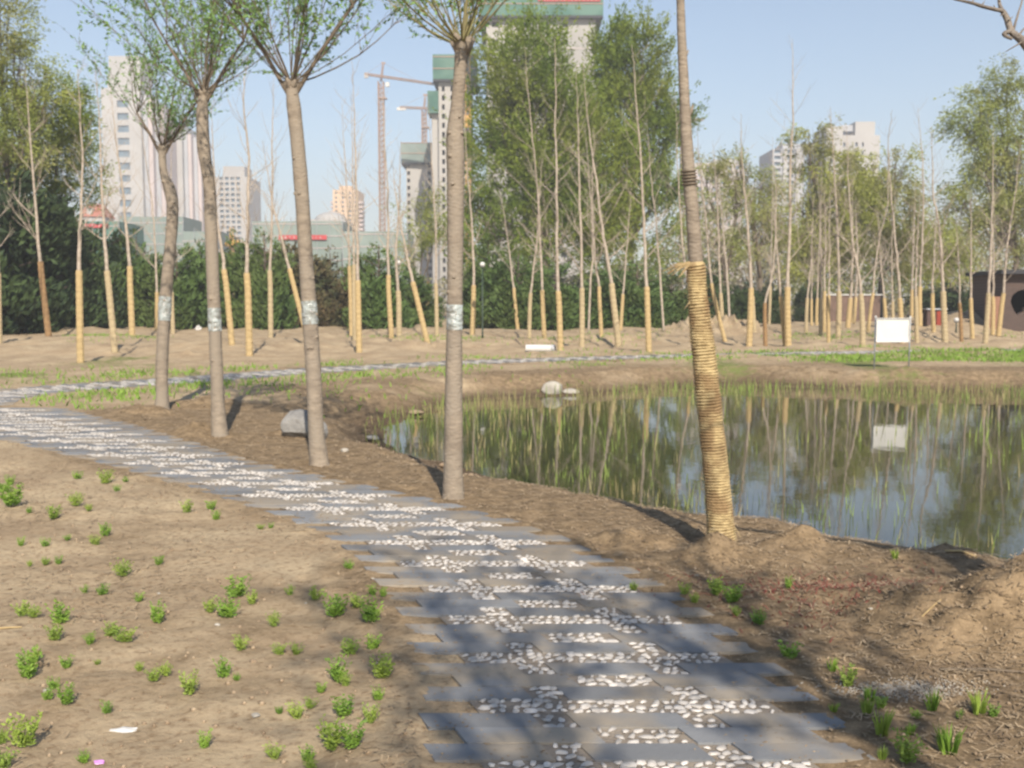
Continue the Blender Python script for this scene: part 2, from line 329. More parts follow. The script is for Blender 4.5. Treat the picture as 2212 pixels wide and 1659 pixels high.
# ---------------------------------------------------------------- path
slab = MB(); PB = []          # pebbles: (x, y, angle)
def X_(Yv, f): L = np.interp(Yv, ey, el); Rr = np.interp(Yv, ey, er); return L+(Rr-L)*f
def strip(y0, y1, f0, f1, e0=0, e1=0, zt=.009):
    """slab whose sides follow the path's edges; e0/e1 lengthen or shorten its ends in metres"""
    n = max(1, int((f1-f0)*2.2+.5)); ff = [f0+(f1-f0)*i/n for i in range(n+1)]
    for i in range(n):
        a, bq = ff[i], ff[i+1]; da = e0 if i == 0 else .0025; db = e1 if i == n-1 else -.0025
        z = zt+random.uniform(-.0015, .0015)
        ym = (y0+y1)/2
        k = .30 if i == 0 else 0; k2 = .30 if i == n-1 else 0
        xa0 = X_(ym, a)+da; xb0 = X_(ym, bq)+db
        sh = min((X_(y1, .5)-X_(y0, .5))/2, -.024)
        P4 = [(xa0-sh, y0), (xb0-sh, y0), (xb0+sh, y1), (xa0+sh, y1)]
        vs = [(x, y, -.03) for x, y in P4]+[(x, y, z) for x, y in P4]
        slab.add(vs, [(4,5,6,7),(0,1,5,4),(1,2,6,5),(2,3,7,6),(3,0,4,7)])
bed = MB()
def bedstrip(y0, y1, f0, f1):
    sh = min((X_(y1, .5)-X_(y0, .5))/2, -.024); ym = (y0+y1)/2; a, b2 = X_(ym, f0), X_(ym, f1)
    bed.add([(a-sh, y0, .003), (b2-sh, y0, .003), (b2+sh, y1, .003), (a+sh, y1, .003)], [(0,1,2,3)])
def pebs(y0, y1, f0, f1, dens):
    sh = min((X_(y1, .5)-X_(y0, .5))/2, -.024); st = .034*dens; rows = 3
    for r_ in range(rows):
        yy = y0+(y1-y0)*(r_+.5)/rows; dx_ = sh*(2*(r_+.5)/rows-1); L = X_((y0+y1)/2, f0)+dx_+.012; Rr = X_((y0+y1)/2, f1)+dx_-.012; x = L+random.uniform(0, st)
        while x < Rr:
            PB.append((x, yy+random.uniform(-.012, .012), .011, random.gauss(.5, .7), random.uniform(.6, 1.3))); x += st*random.uniform(.8, 1.6)
    bedstrip(y0, y1, f0-.008, f1+.008)
T0 = 3.57-.0625; k0 = int((2.4-T0)/.125)-1
for k in range(k0, 90):
    y0 = T0+.125*k; y1 = y0+.121; ty = k % 4; ym = (y0+y1)/2; j = lambda: random.uniform(-.015, .015)
    dn = 1.0 if ym < 9 else 1.15
    wf = np.interp(ym, ey, er)-np.interp(ym, ey, el)
    if ym > 13.9: break
    if ty == 0:
        pebs(y0, y1, .14, .87, dn)
    elif ty == 2:
        strip(y0, y1, .40*0, .405, .13+j(), -.0025); strip(y0, y1, .615, 1, .0025, -.13+j()); pebs(y0, y1, .41, .61, dn)
    else:
        u = .09
        for ctr, nxt in ((.315, 0), (.675, 1)):
            pebs(y0, y1, ctr-.04, ctr+.045, dn)
        strip(y0, y1, 0, .275, j(), -.0025); strip(y0, y1, .36, .635, .0025, -.0025); strip(y0, y1, .72, 1, .0025, j())
# curved far reach: strips across the centreline
cpts, _ = spline([Vector((a, b2, 0)) for a, b2 in CL], [1]*len(CL), 40)
acc = 0; kk = 0
for i in range(1, len(cpts)):
    acc += (cpts[i]-cpts[i-1]).length
    if acc < .125: continue
    acc = 0; kk += 1; q = cpts[i]; tdir = (cpts[i]-cpts[i-1]).normalized(); nrm = Vector((-tdir.y, tdir.x, 0)); ty = kk % 4
    if q.x > 30: break
    def seg(f0, f1):
        a = nrm*(f0*1.5-.75); b2 = nrm*(f1*1.5-.75); h = tdir*.06; z = Vector((0, 0, .010+random.uniform(0,.002)))
        P4 = [q+a-h, q+b2-h, q+b2+h, q+a+h]; slab.add([v+Vector((0,0,-.03)) for v in P4]+[v+z for v in P4], [(7,6,5,4),(0,1,5,4),(1,2,6,5),(2,3,7,6),(3,0,4,7)])
    def pb(f0, f1):
        f = f0
        while f < f1:
            for s_ in (-.03, .03):
                c_ = q+nrm*(f*1.5-.75)+tdir*(s_+random.uniform(-.01,.01)); PB.append((c_.x, c_.y, .011, random.uniform(0, 3), random.uniform(1.3, 1.9)))
            f += .045
    if ty == 0: pb(.1, .9)
    elif ty == 2: seg(.08, .4); seg(.62, .92); pb(.4, .62)
    else: seg(0, .26); seg(.37, .62); seg(.73, 1); pb(.26, .37); pb(.62, .73)
o = slab.build('path', M['slab']); tag(o, 'grey stone slab path with staggered slab ends curving round the pond', 'path', kind='structure')
bo = bed.build('mortar_bed', M['mortar'], o)
ring = [(math.cos(a), math.sin(a)) for a in [i*math.pi/3 for i in range(6)]]
base = np.array([(c_*1.0, s_*1.0, -.3) for c_, s_ in ring]+[(c_*.72, s_*.72, .75) for c_, s_ in ring]+[(0,0,1.0)])
fb = [(i, (i+1)%6, 6+(i+1)%6, 6+i) for i in range(6)]+[(6+i, 6+(i+1)%6, 12, 12) for i in range(6)]
vv = []; ff = []
for i, (x, y, z, a, s) in enumerate(PB):
    ca_, sa_ = math.cos(a), math.sin(a); q = base*np.array([.0225*s, .0138*s*random.uniform(.6,1.35), .0055])*(1+RS.uniform(-.28,.28,(13,1)))
    xx = q[:,0]*ca_-q[:,1]*sa_+x; yy = q[:,0]*sa_+q[:,1]*ca_+y; vv.append(np.stack([xx, yy, q[:,2]+z-.004], -1)); n0 = 13*i
    ff += [tuple(n0+j_ for j_ in f[:3]) if f[2] == f[3] else tuple(n0+j_ for j_ in f) for f in fb]
me = bpy.data.meshes.new('pebble_mosaic'); me.from_pydata(np.concatenate(vv).tolist(), [], ff); me.update()
me.polygons.foreach_set('use_smooth', np.ones(len(me.polygons), bool))
o = link('pebble_mosaic', me, M['pebble']); tag(o, 'white pebbles set in rows and crosses between the path slabs', 'pebbles', kind='stuff')
# mortar bed below the slabs, so that the rows of pebbles sit in earth-coloured mortar
# ---------------------------------------------------------------- ground litter, clods, grass, reeds
def scatter(n, x0, x1, y0, y1, dens, power=1.0):
    """random points, denser towards the viewer by 1/y"""
    u = RS.rand(n); y = y0*(y1/y0)**u if power else y0+(y1-y0)*u
    x = x0+(x1-x0)*RS.rand(n); x = x*y/y1 if power else x
    k = dens(x, y) > RS.rand(n); return x[k], y[k]
def litter_density(x, y):
    dp = seg_dist(x, y, POND, True); ins = inside(x, y, POND); pt = nearpath(x, y)
    rt = sstep(-.1, .6, x-np.interp(y, ey, er))
    d = .12+.75*rt*sstep(16, 12, y)+.5*sstep(3, .3, dp)+.5*sstep(.45, 0, pt)+.9*vn(x, y, 1.0, 40)
    d = np.where(y > 14, .15+.5*sstep(3.5, .3, dp), d)
    return np.where(ins | (pt < .03), 0.0, d)
lx, ly = scatter(95000, -18, 18, 2.7, 28, litter_density)
n = len(lx); lz = TZ(lx, ly); ang = RS.rand(n)*6.28; D = np.stack([np.cos(ang), np.sin(ang), RS.normal(size=n)*.12], -1)
L = RS.uniform(.004, .016, n)*(1+ly*.10)*np.where(RS.rand(n) < .04, 2.2, 1); W = np.minimum(.0013*(1+ly*.2), .008)
side = np.stack([-np.sin(ang)*W, np.cos(ang)*W, 0*ang], -1); Pc = np.stack([lx, ly, lz+.006+RS.rand(n)*.008], -1); DL = D*L[:,None]
V = np.stack([Pc-DL-side, Pc+DL-side, Pc+DL+side, Pc-DL+side], 1).reshape(-1,3)
o = link('dry_litter', quads_mesh('dry_litter', V, np.arange(4*n).reshape(n,4)), M['litter']); tag(o, 'dry straw and leaf bits strewn over the soil', 'litter', kind='stuff')
# clods
cx_, cy_ = scatter(9000, -14, 14, 2.7, 24, lambda x, y: np.where(inside(x, y, POND) | (nearpath(x, y) < .05), 0, .25+1.2*np.clip(vn(x, y, 1.5, 50), 0, 1)+.5*sstep(1.2, .1, seg_dist(x, y, POND, True))))
n = len(cx_); s = RS.uniform(.003, .011, n)*(1+.06*cy_); cz = TZ(cx_, cy_)
oct_ = np.array([(1,0,0),(0,1,0),(-1,0,0),(0,-1,0),(0,0,.8),(0,0,-.8)], float)
V = (oct_[None]*s[:,None,None]*RS.uniform(.6,1.3,(n,6,1))+np.stack([cx_, cy_, cz+.2*s], -1)[:,None]).reshape(-1,3)
tri = np.array([(0,1,4),(1,2,4),(2,3,4),(3,0,4),(1,0,5),(2,1,5),(3,2,5),(0,3,5)])
F = (tri[None]+(np.arange(n)*6)[:,None,None]).reshape(-1,3)
M['clod'] = mat('soil_clods', (.34,.26,.175), (.22,.16,.105), 4, lo=.4, hi=.6)
o = link('soil_clods', quads_mesh('soil_clods', V, F), M['clod']); tag(o, 'small crumbs of soil scattered over the ground', 'soil clods', kind='stuff')
n = 7000; y_ = RS.uniform(2.7, 13, n); u_ = RS.rand(n); u_ = np.where(RS.rand(n) < .6, .5+.5*np.sign(u_-.5)*(np.abs(u_-.5)*2)**.35, u_); x_ = np.interp(y_, ey, el)+u_*(np.interp(y_, ey, er)-np.interp(y_, ey, el)); k = vn(x_, y_, 2.5, 90) > RS.rand(n)*.5-.25; x_, y_ = x_[k], y_[k]; n = len(x_)
s = RS.uniform(.0012, .005, n)*(1+.05*y_); V = (oct_[None]*s[:,None,None]*RS.uniform(.6,1.3,(n,6,1))*np.array([1.4,1,.5])+np.stack([x_, y_, .0105+0*x_], -1)[:,None]).reshape(-1,3)
o = link('path_grit', quads_mesh('path_grit', V, (tri[None]+(np.arange(n)*6)[:,None,None]).reshape(-1,3)), M['clod']); tag(o, 'crumbs of soil and grit lying on the path slabs', 'grit', kind='stuff')
def blades(x, y, z, h, w, lean=.25):
    n = len(x); a = RS.rand(n)*6.28; l = RS.normal(size=(n,2))*lean
    B = np.stack([x, y, z], -1); sd_ = np.stack([np.cos(a)*w, np.sin(a)*w, 0*w], -1)
    M1 = B+np.stack([l[:,0]*h*.4, l[:,1]*h*.4, h*.55], -1); T = B+np.stack([l[:,0]*h, l[:,1]*h, h*.95], -1)
    V = np.stack([B-sd_, B+sd_, M1+sd_*.8, M1-sd_*.8, T+sd_*.15, T-sd_*.15], 1).reshape(-1,3)
    q = np.array([(0,1,2,3),(3,2,4,5)]); return V, (q[None]+(np.arange(n)*6)[:,None,None]).reshape(-1,4)
def grass_density(x, y):
    c = seg_dist(x, y, CL, False); ins = inside(x, y, POND)
    d = np.exp(-((c-1.5)/.8)**2)*(.45+1.6*vn(x, y, .9, 60))
    back = sstep(.8, 1.1, c)*np.exp(-((c-1.8)/1.0)**2)
    rb = sstep(6, 10, x)*sstep(24.0, 25.0, y)*sstep(29.8, 28.8, y)*(.9+.8*vn(x, y, .8, 61))
    ic = np.exp(-(((x+6.4)/1.1)**2+((y-15.6)/1.3)**2))*1.1*(.4+1.4*vn(x, y, 1.5, 62))+np.exp(-(((x+3.2)/2.2)**2+((y-16.5)/1.3)**2))*.10
    lf_ = np.exp(-(((x+8)/6)**2+((y-20.5)/1.6)**2))*np.clip(vn(x, y, .9, 63)*1.2, 0, 1)*.7
    bk = sstep(33, 37, y)*sstep(46, 40, y)*np.clip(vn(x, y, .35, 64)*2-.15, 0, 1)*.6
    d = d*(.5)+back*.0+rb+ic+lf_+bk
    return np.where(ins | (c < .80) | ((nearpath(x, y) < .04)), 0, d)
gx = RS.uniform(-18, 26, 260000); gy = RS.uniform(13.5, 44, 260000); k = (grass_density(gx, gy) > RS.rand(260000)) & (np.abs(gx) < gy*.56); gx, gy = gx[k], gy[k]
n = len(gx); V, F = blades(gx, gy, TZ(gx, gy)-.01, RS.uniform(.05, .13, n), RS.uniform(.008, .018, n), .5)
o = link('grass', quads_mesh('grass', V, F), M['grass']); tag(o, 'short spring grass along the far path and on the bank', 'grass', kind='stuff')
# reeds
def reed_density(x, y):
    dp = seg_dist(x, y, POND, True); ins = inside(x, y, POND)
    farside = (y > 11+.3*np.abs(x-5)*0) 
    d = np.where(farside, np.exp(-dp/1.1)*(.6+1.0*vn(x, y, .8, 70))*(.45+.55*sstep(0,3.5,x)), .0)
    d += np.where(farside, .055*sstep(-.15, .35, vn(x, y, .5, 71)), .10*np.exp(-dp/1.1)+.012)*(x > -.5)
    d += np.where((x < 2) & (y > 11), .05, 0)
    for qx, qy, qr, a_ in ((-.4,10.8,.25,.9),(.75,10.4,.3,1),(1.55,8.9,.22,1.0),(1.25,9.4,.3,.5),(3.2,7.6,.5,.25),(2.7,8.6,.6,.15),(-.9,17.5,.5,.5)): d = d+a_*np.exp(-((x-qx)**2+(y-qy)**2)/qr**2)
    return np.where(ins | (dp < .12), d, 0)
rx_ = RS.uniform(-4, 15, 52000); ry_ = RS.uniform(6.2, 21.5, 52000); k = (reed_density(rx_, ry_) > RS.rand(52000)) & (np.abs(rx_) < ry_*.58); rx_, ry_ = rx_[k], ry_[k]; n = len(rx_)
h = RS.uniform(.08, .30, n)*np.where((rx_ < 1.5) & (ry_ < 15), .75, 1.0)*np.where(ry_ > 12, 1.0, .8); V, F = blades(rx_, ry_, np.full(n, WZ-.05), h+.05, RS.uniform(.0035, .008, n)*np.where(ry_ > 12, 1.2, .8), .10)
o = link('reeds', quads_mesh('reeds', V, F), M['reed']); tag(o, 'thin green reeds standing in the pond', 'reeds', kind='stuff')
# reddish creeper on the soil
x_, y_ = RS.normal(1.55, .35, 900), RS.normal(4.95, .22, 900); n = 900
V, F = blades(x_, y_, TZ(x_, y_), RS.uniform(.01, .03, n), RS.uniform(.002, .004, n), 1.5)
o = link('red_ground_cover', quads_mesh('red_ground_cover', V, F), M['red_leaf']); tag(o, 'low reddish creeping ground cover right of the path', 'ground cover', kind='stuff')
# ---------------------------------------------------------------- weeds
def weed_mesh(i, grassy=False):
    vs = []; fs = []; n0 = 0
    ns = 26 if not grassy else 60
    for s_ in range(ns):
        a = random.uniform(0, 6.28); r0 = random.uniform(0, .35); l = random.uniform(.1, .7); b0 = np.array([math.cos(a)*r0*.6, math.sin(a)*r0*.6, 0]); h = random.uniform(.5, 1.15)
        tip = b0+np.array([math.cos(a)*l*.6, math.sin(a)*l*.6, h])
        if grassy:
            w_ = .028; sd_ = np.array([-math.sin(a+1)*w_, math.cos(a+1)*w_, 0]); md = (b0+tip)/2+np.array([0, 0, .14]); 
            vs += [b0-sd_, b0+sd_, md+sd_*.8, md-sd_*.8, tip+sd_*.1, tip-sd_*.1]; fs += [(n0,n0+1,n0+2,n0+3),(n0+3,n0+2,n0+4,n0+5)]; n0 += 6
        else:
            for j_ in range(12):
                u = .15+.85*j_/11; c_ = b0+(tip-b0)*u; aa = random.uniform(0, 6.28); d = np.array([math.cos(aa), math.sin(aa), random.uniform(.3, 1.1)]); d = d/np.linalg.norm(d)
                s2 = np.cross(d, np.random.RandomState(int(random.random()*1e6)).normal(size=3)); s2 = s2/np.linalg.norm(s2)*.042; L_ = random.uniform(.12, .24)
                vs += [c_, c_+d*L_*.5+s2, c_+d*L_, c_+d*L_*.5-s2]; fs.append((n0,n0+1,n0+2,n0+3)); n0 += 4
    return quads_mesh('weed_tuft', np.array(vs)-np.array([0,0,.04]), [f for f in fs])
WM = [weed_mesh(i) for i in range(4)]+[weed_mesh(i, True) for i in range(2)]
M['weed2'] = mat('pale_weed_leaf', (.30,.39,.07), (.19,.28,.05), 9, rough=.6, transl=.25)
for i_, me in enumerate(WM): me.materials.append(M['weed2'] if i_ in (1, 3, 5) else M['weed'])
Lw = [(60,90,50),(75,215,120),(165,245,30),(300,275,70),(420,205,60),(495,240,40),(435,55,40),(590,70,60),(655,120,35),(700,60,30),(1045,235,60),(1175,215,50),(1205,265,40),(585,360,60),(535,415,50),(375,395,35),(115,425,35),(255,430,40),(680,580,75),(255,520,45),(325,515,40),(165,530,30),(885,530,50),(475,680,35),(575,690,60),(775,730,50),(130,830,80),(185,845,60),(335,865,100),(300,960,80),(620,935,80),(700,970,80),(875,850,80),(500,985,50),(1320,690,100),(1170,790,60),(1270,810,100),(1410,740,60),(1620,680,50),(1760,720,70),(1870,810,110),(1990,760,80),(2070,850,100),(1525,870,60),(1345,1000,80),(1560,1020,60),(1650,1010,70),(1960,1010,80),(2080,970,80),(1890,1160,110),(1930,1190,60),(2125,1160,120),(2110,1280,60),(150,1160,110),(195,1090,70),(375,1100,60),(540,1080,35),(780,1100,40),(850,1170,70),(920,1130,60),(1060,1245,90),(1245,1145,80),(1320,1150,40),(300,1210,50),(375,1300,90),(270,1280,60),(595,1340,60),(1790,1230,50),(1655,1370,80),(1730,1320,60),(1925,1360,110),(2070,1410,80),(1850,1550,140),(1960,1560,120),(1530,1600,80),(1715,1600,70),(1730,1659,60),(140,1530,140),(10,1510,60),(20,1659,100),(465,1610,70),(1140,1540,70),(1455,330,30),(1510,325,30),(1945,545,50),(2140,720,40),(2080,700,50),(20,130,50),(1560,1350,40)]
Rw = [(35,670,50),(490,700,90),(580,740,100),(320,710,60),(370,745,50),(600,830,50),(895,680,50),(910,1060,90),(1140,1120,60),(1235,1210,90),(1350,1290,70),(1335,1370,90),(1410,1340,60),(1150,1350,60),(1700,1340,100),(1610,1390,50),(1850,1400,50),(1960,1370,110),(2040,1390,60),(1420,1490,120),(1575,1490,70),(1560,1640,130),(1790,1580,150),(1420,1620,60),(730,870,70),(1490,540,50)]
def special(sz, side_, px, py):
    return None
SP = {(75,215):'large bright weed clump by the left picture edge near the path bend', (335,865):'twin headed weed clump on bare sand in the left foreground',
 (1850,1550):'tall feathery weed clump at the bottom beside the slab ends, left one of a pair', (1960,1560):'tall feathery weed clump at the bottom beside the slab ends, right one of a pair',
 (140,1530):'big weed clump in the lower left corner of the sand', (2125,1160):'tall narrow dark green weed touching the left slab ends', (150,1160):'round dense weed clump on open sand at far left',
 (1320,690):'upright two tiered weed in the middle of the left soil', (680,580):'lone fan shaped weed on smooth sand, left middle'}
SPR = {(580,740):'bright yellow green weed clump right of the path below the rope wrapped tree', (1790,1580):'dark green spreading weed in the bottom right litter', (1560,1640):'bright grass tuft at the bottom right below the other tufts',
 (1700,1340):'bright grass tuft beside the flat pale stone patch', (910,1060):'dark upright weed beside the right slab ends'}
for lst, side_, S_ in ((Lw, 0, SP), (Rw, 1, SPR)):
    for i, (zx, zy, sz) in enumerate(lst):
        px = zx*.3872+(1355.4 if side_ else 0); py = 1016.6+zy*.3872; q = gnd(px, py); me = WM[(4+i%2) if (side_ and zx > 1000 and i % 3) else RS.randint(0, 4)]
        s_ = sz*.3872*mpp(q.y)*1.45; o = link('weed_tuft', me, None, None, (q.x, q.y, tz(q.x, q.y)))
        o.scale = (s_*random.uniform(.8,1.05), s_*random.uniform(.8,1.0), s_*random.uniform(.6, .95)); o.rotation_euler = (0, 0, random.uniform(0, 6.28))
        lb = S_.get((zx, zy)); 
        if lb: tag(o, lb, 'weed', 'weeds left of the path' if not side_ else 'weeds right of the path')
        else: tag(o, 'small fresh green weed tuft on the '+('sandy soil left of the slab path' if not side_ else 'litter strewn soil right of the slab path'), 'weed', 'weeds left of the path' if not side_ else 'weeds right of the path')
# ---------------------------------------------------------------- trees
def trunk_px(mb, pts, Y, dz0=None, n=14, sub=5, jit=0.03):
    P = [at(x, y, Y) for x, y, w_ in pts]; Rd = [w_*mpp(Y)/2 for x, y, w_ in pts]
    P[0].z = min(P[0].z, dz0-.05) if dz0 is not None else P[0].z
    a, b2 = spline(P, Rd, sub); mb.tube(a, b2, n, jit=jit); return a, b2
def shoots(org, head, count, length, spread, mbB, leafP, leafS, leafD, up=1.0, lsz=.035, nleaf=16, nt=7, r0=.012, droop=.12, azr=None):
    for i in range(count):
        a = random.uniform(0, 6.28) if azr is None else random.uniform(*azr); tilt = random.uniform(.1, 1.0)*spread
        d = Vector((math.cos(a)*math.sin(tilt), math.sin(a)*math.sin(tilt), math.cos(tilt))); L = length*random.uniform(.6, 1.1)
        pts = []; q = Vector(head)-d*.02; dd = d.copy(); nseg = 8
        for j_ in range(nseg+1):
            pts.append(q.copy()); dd = (dd+Vector((random.uniform(-.13,.13), random.uniform(-.13,.13), .10*up-.0*j_))).normalized(); q = q+dd*L/nseg
        r_ = r0*random.uniform(.7, 1.5)
        mbB.tube(pts, [r_*(1-.85*k/nseg) for k in range(nseg+1)], 5)
        for k in range(nt):
            j_ = random.uniform(1.5, nseg-.2); i0 = int(j_); c0 = pts[i0].lerp(pts[i0+1], j_-i0); ax = (pts[i0+1]-pts[i0]).normalized()
            a2 = random.uniform(0, 6.28); d2 = (ax*.9+Vector((math.cos(a2), math.sin(a2), random.uniform(-.2, .5)))*.75).normalized(); L2 = L*random.uniform(.15, .42)
            tp = [c0]; q2 = c0.copy(); dd2 = d2.copy()
            for m_ in range(4):
                dd2 = (dd2+Vector((random.uniform(-.15,.15), random.uniform(-.15,.15), .10-droop*m_))).normalized(); q2 = q2+dd2*L2/4; tp.append(q2.copy())
            mbB.tube(tp, [r_*.38, r_*.3, r_*.22, r_*.16, r_*.1], 3, cap=False)
            for m_ in range(nleaf):
                u = random.uniform(.1, 1)*4; m0 = min(int(u), 3); c1 = tp[m0].lerp(tp[m0+1], u-m0)
                leafP.append(tuple(c1+Vector((random.gauss(0,.012), random.gauss(0,.012), random.gauss(0,.012))))); leafS.append(lsz*random.uniform(.6, 1.35)); leafD.append(tuple(dd2*.6))
def leaf_obj(name, P, S, D, org, material, parent, aspect=.42):
    P = np.array(P)-np.array(org); V, F = cards(P, np.array(S), aspect, 0, np.array(D)); return link(name, quads_mesh(name, V, F), material, parent)
BIG = [
 dict(px=(350,888), pts=[(350,900,42),(350,886,34),(350,850,27),(350,780,26),(357,650,26),(368,530,24),(373,450,25),(366,408,26),(353,372,16),(350,322,15)], band=(640,692), n=15, L=1.55, lab='knobbly bent pollard willow with silver plastic band, nearest the path bend', nt=11, nl=13),
 dict(px=(475,942), pts=[(476,955,48),(475,940,38),(471,880,29),(468,800,28),(463,680,27),(456,500,27),(452,400,25),(440,320,27),(437,245,26),(440,205,17)], band=(665,715), n=17, L=2.0, lab='pollard willow with pale plastic band beside two small earth heaps, crown thick with leaves', nt=12, nl=17),
 dict(px=(690,1000), pts=[(692,1012,54),(689,998,43),(683,930,35),(677,800,34),(669,680,33),(660,550,31),(652,420,31),(642,300,30),(634,225,30),(630,188,22)], band=(650,700), n=16, L=1.9, lab='pollard willow standing in front of the grey boulder, trunk leaning left, silver plastic band', nt=11, nl=16),
 dict(px=(979,1072), pts=[(979,1086,62),(979,1070,49),(979,1000,41),(980,900,40),(981,760,35),(983,600,34),(984,450,36),(984,340,39),(983,290,38),(988,230,28),(994,150,26),(999,105,34)], band=(658,712), n=26, L=1.6, lab='thick pollard willow at the pond corner, bushy swollen head and green plastic band', nt=10, nl=10)]
for bi, B in enumerate(BIG):
    random.seed(40+bi); q = gnd(*B['px']); Yd = q.y; z0 = tz(q.x, q.y); dz = 0
    root = empty('willow_tree', (q.x, Yd, z0), B['lab'], 'tree', 'pollard willows along the path')
    org = root.location.copy()
    mb = MB(org); a, rr = trunk_px(mb, B['pts'], Yd, z0)
    # knots and cut stubs
    for k in range(9):
        i = random.randrange(len(a)//3, len(a)-2); an = random.uniform(3.4, 6.0) ; d = Vector((math.cos(an), math.sin(an), .4)); c_ = a[i]+Vector((math.cos(an), math.sin(an), 0))*rr[i]*.8
        mb.tube([c_, c_+d*rr[i]*.35], [rr[i]*.3, rr[i]*.16], 7)
    head = a[-1]
    for k in range(6):
        an = k*1.05+random.uniform(-.3,.3); d = Vector((math.cos(an)*.8, math.sin(an)*.8, random.uniform(.3, 1))); mb.tube([head-Vector((0,0,.05)), head+d*rr[-1]*1.2, head+d*rr[-1]*1.9], [rr[-1]*.8, rr[-1]*.55, rr[-1]*.2], 7)
    mb.build('trunk', M['bark'], root, True)
    mbB = MB(org); LP, LS, LD = [], [], []
    shoots(org, head+Vector((0,0,.02)), int(B['n']*1.4), B['L']*1.15, 1.4 if bi < 3 else 1.5, mbB, LP, LS, LD, nt=B['nt']+3, nleaf=B['nl'], r0=.0065, lsz=.047 if bi<3 else .040)
    if bi < 3:   # two or three stout limbs
        for k in range(3):
            an = (2.9, .15, 1.5)[k]; d = Vector((math.cos(an)*.75, math.sin(an)*.5, .9)).normalized(); Lb = random.uniform(.5, .9)
            e = head+d*Lb+Vector((0,0,.06)); mbB.tube([head-Vector((0,0,.12)), head+d*Lb*.5, e], [.022, .018, .012], 7)
            shoots(org, e, 5, B['L']*.85, .9, mbB, LP, LS, LD, nt=9, nleaf=B['nl'], r0=.007, lsz=.042)
    mbB.build('branches', M['shoot'] if bi == 3 else M['mid_bark'], root)
    leaf_obj('leaves', LP, LS, LD, org, M['leaf'], root)
    y0, y1 = B['band']; mb = MB(org); pb_ = [];  rb = []
    xs_ = [p_[0] for p_ in B['pts']][::-1]; ys_ = [p_[1] for p_ in B['pts']][::-1]; ws_ = [p_[2] for p_ in B['pts']][::-1]
    for k in range(13):
        y = y1+(y0-y1)*k/12; pb_.append(at(float(np.interp(y, ys_, xs_)), y, Yd)); rb.append((float(np.interp(y, ys_, ws_))/2+.4)*mpp(Yd)*random.uniform(1.0, 1.03))
    mb.tube(pb_, rb, 20, jit=.05); mb.build('plastic_band', M['plastic'], root)
# rope wrapped tree
random.seed(77); q = gnd(1560, 1180); Yd = q.y; z0 = tz(q.x, q.y)
root = empty('rope_wrapped_tree', (q.x, Yd, z0), 'tall leaning pole of a tree wrapped in golden straw rope at the pond edge', 'tree'); org = root.location.copy()
WT = [(1562,1200,58),(1560,1180,55),(1552,1080,48),(1545,1000,46),(1532,880,44),(1520,760,42),(1507,640,33),(1503,565,31),(1496,460,29),(1490,400,28),(1483,300,25),(1478,200,22),(1473,90,19),(1470,0,17),(1466,-160,14),(1460,-330,10)]
mb = MB(org); a, rr = trunk_px(mb, WT, Yd, z0)
for (sx_, sy_, ex, ey_, w_) in ((1489,248,1497,226,5),(1478,120,1487,108,4),(1484,306,1478,296,4)): mb.tube([at(sx_, sy_, Yd), at((sx_+ex)/2+1, (sy_+ey_)/2+3, Yd), at(ex, ey_, Yd)], [w_*mpp(Yd), w_*.7*mpp(Yd), w_*.35*mpp(Yd)], 6)
mb.build('trunk', M['bark'], root, True)
# helical rope
mb = MB(org); hp = []; za, zb = at(1560,1186,Yd).z, at(1503,566,Yd).z; pitch = .0175; turns = int((zb-za)/pitch); random.seed(78); zz = [p_.z for p_ in a]; xx = [p_.x for p_ in a]
def core(z): return float(np.interp(z, zz, xx)), float(np.interp(z, zz, rr))
for k in range(turns*14):
    z = za+pitch*k/14; x, r_ = core(z); an = 2*math.pi*k/14; bulge = 1+.02*math.sin(z*31)+.05*math.exp(-((z-(za+.95))/.06)**2)
    R_ = (r_+.007)*bulge; hp.append(Vector((x+math.cos(an)*R_, Yd+math.sin(an)*R_, z+.004*math.sin(z*23+an)+random.uniform(-.0016,.0016))))
mb.tube(hp, [.0092*random.uniform(.86, 1.12) for _ in hp], 6)
sleeve = [(za+(zb-za)*i/40) for i in range(41)]; mb.tube([Vector((core(z)[0], Yd, z)) for z in sleeve], [core(z)[1]+.004 for z in sleeve], 14)
rope = mb.build('straw_wrap', M['straw_fresh'], root, True)
mb = MB(org); h0 = at(1503, 570, Yd); r_ = core(h0.z)[1]+.012
for i in range(11):
    s_ = Vector((h0.x-r_*.8, Yd-r_*.6, h0.z+random.uniform(-.01,.012))); e = at(random.uniform(1432,1458), random.uniform(572,596), Yd-.1) if i < 9 else at(1466, 600, Yd-.08)
    mb.tube([s_, s_.lerp(e, .5)+Vector((0, 0, random.uniform(0,.012))), e], [.0055, .004, .002], 5)
fb = MB(org)
for i in range(150):
    z = random.uniform(za, zb); x, r0_ = core(z); an = random.uniform(2.6, 6.8); A_ = Vector((x+math.cos(an)*(r0_+.014), Yd+math.sin(an)*(r0_+.014), z)); fb.tube([A_, A_+Vector((math.cos(an+random.uniform(-1,1))*.022, math.sin(an+random.uniform(-1,1))*.022, random.uniform(-.02,.012)))], [.0013, .0006], 3, cap=False)
tag(fb.build('loose_fibres', M['straw_fresh'], rope), kind='stuff')
for (a0, b0) in (((1490,652),(1478,668)),((1516,800),(1508,808)),((1588,1140),(1600,1160)),((1540,960),(1532,966))): m2 = MB(org); m2.tube([at(*a0, Yd-.07), at(*b0, Yd-.1)], [.003, .001], 4); m2.build('stray_straw', M['straw_fresh'], rope)
mb.build('loose_straw_end', M['straw_fresh'], rope)
mb = MB(org); hp = []
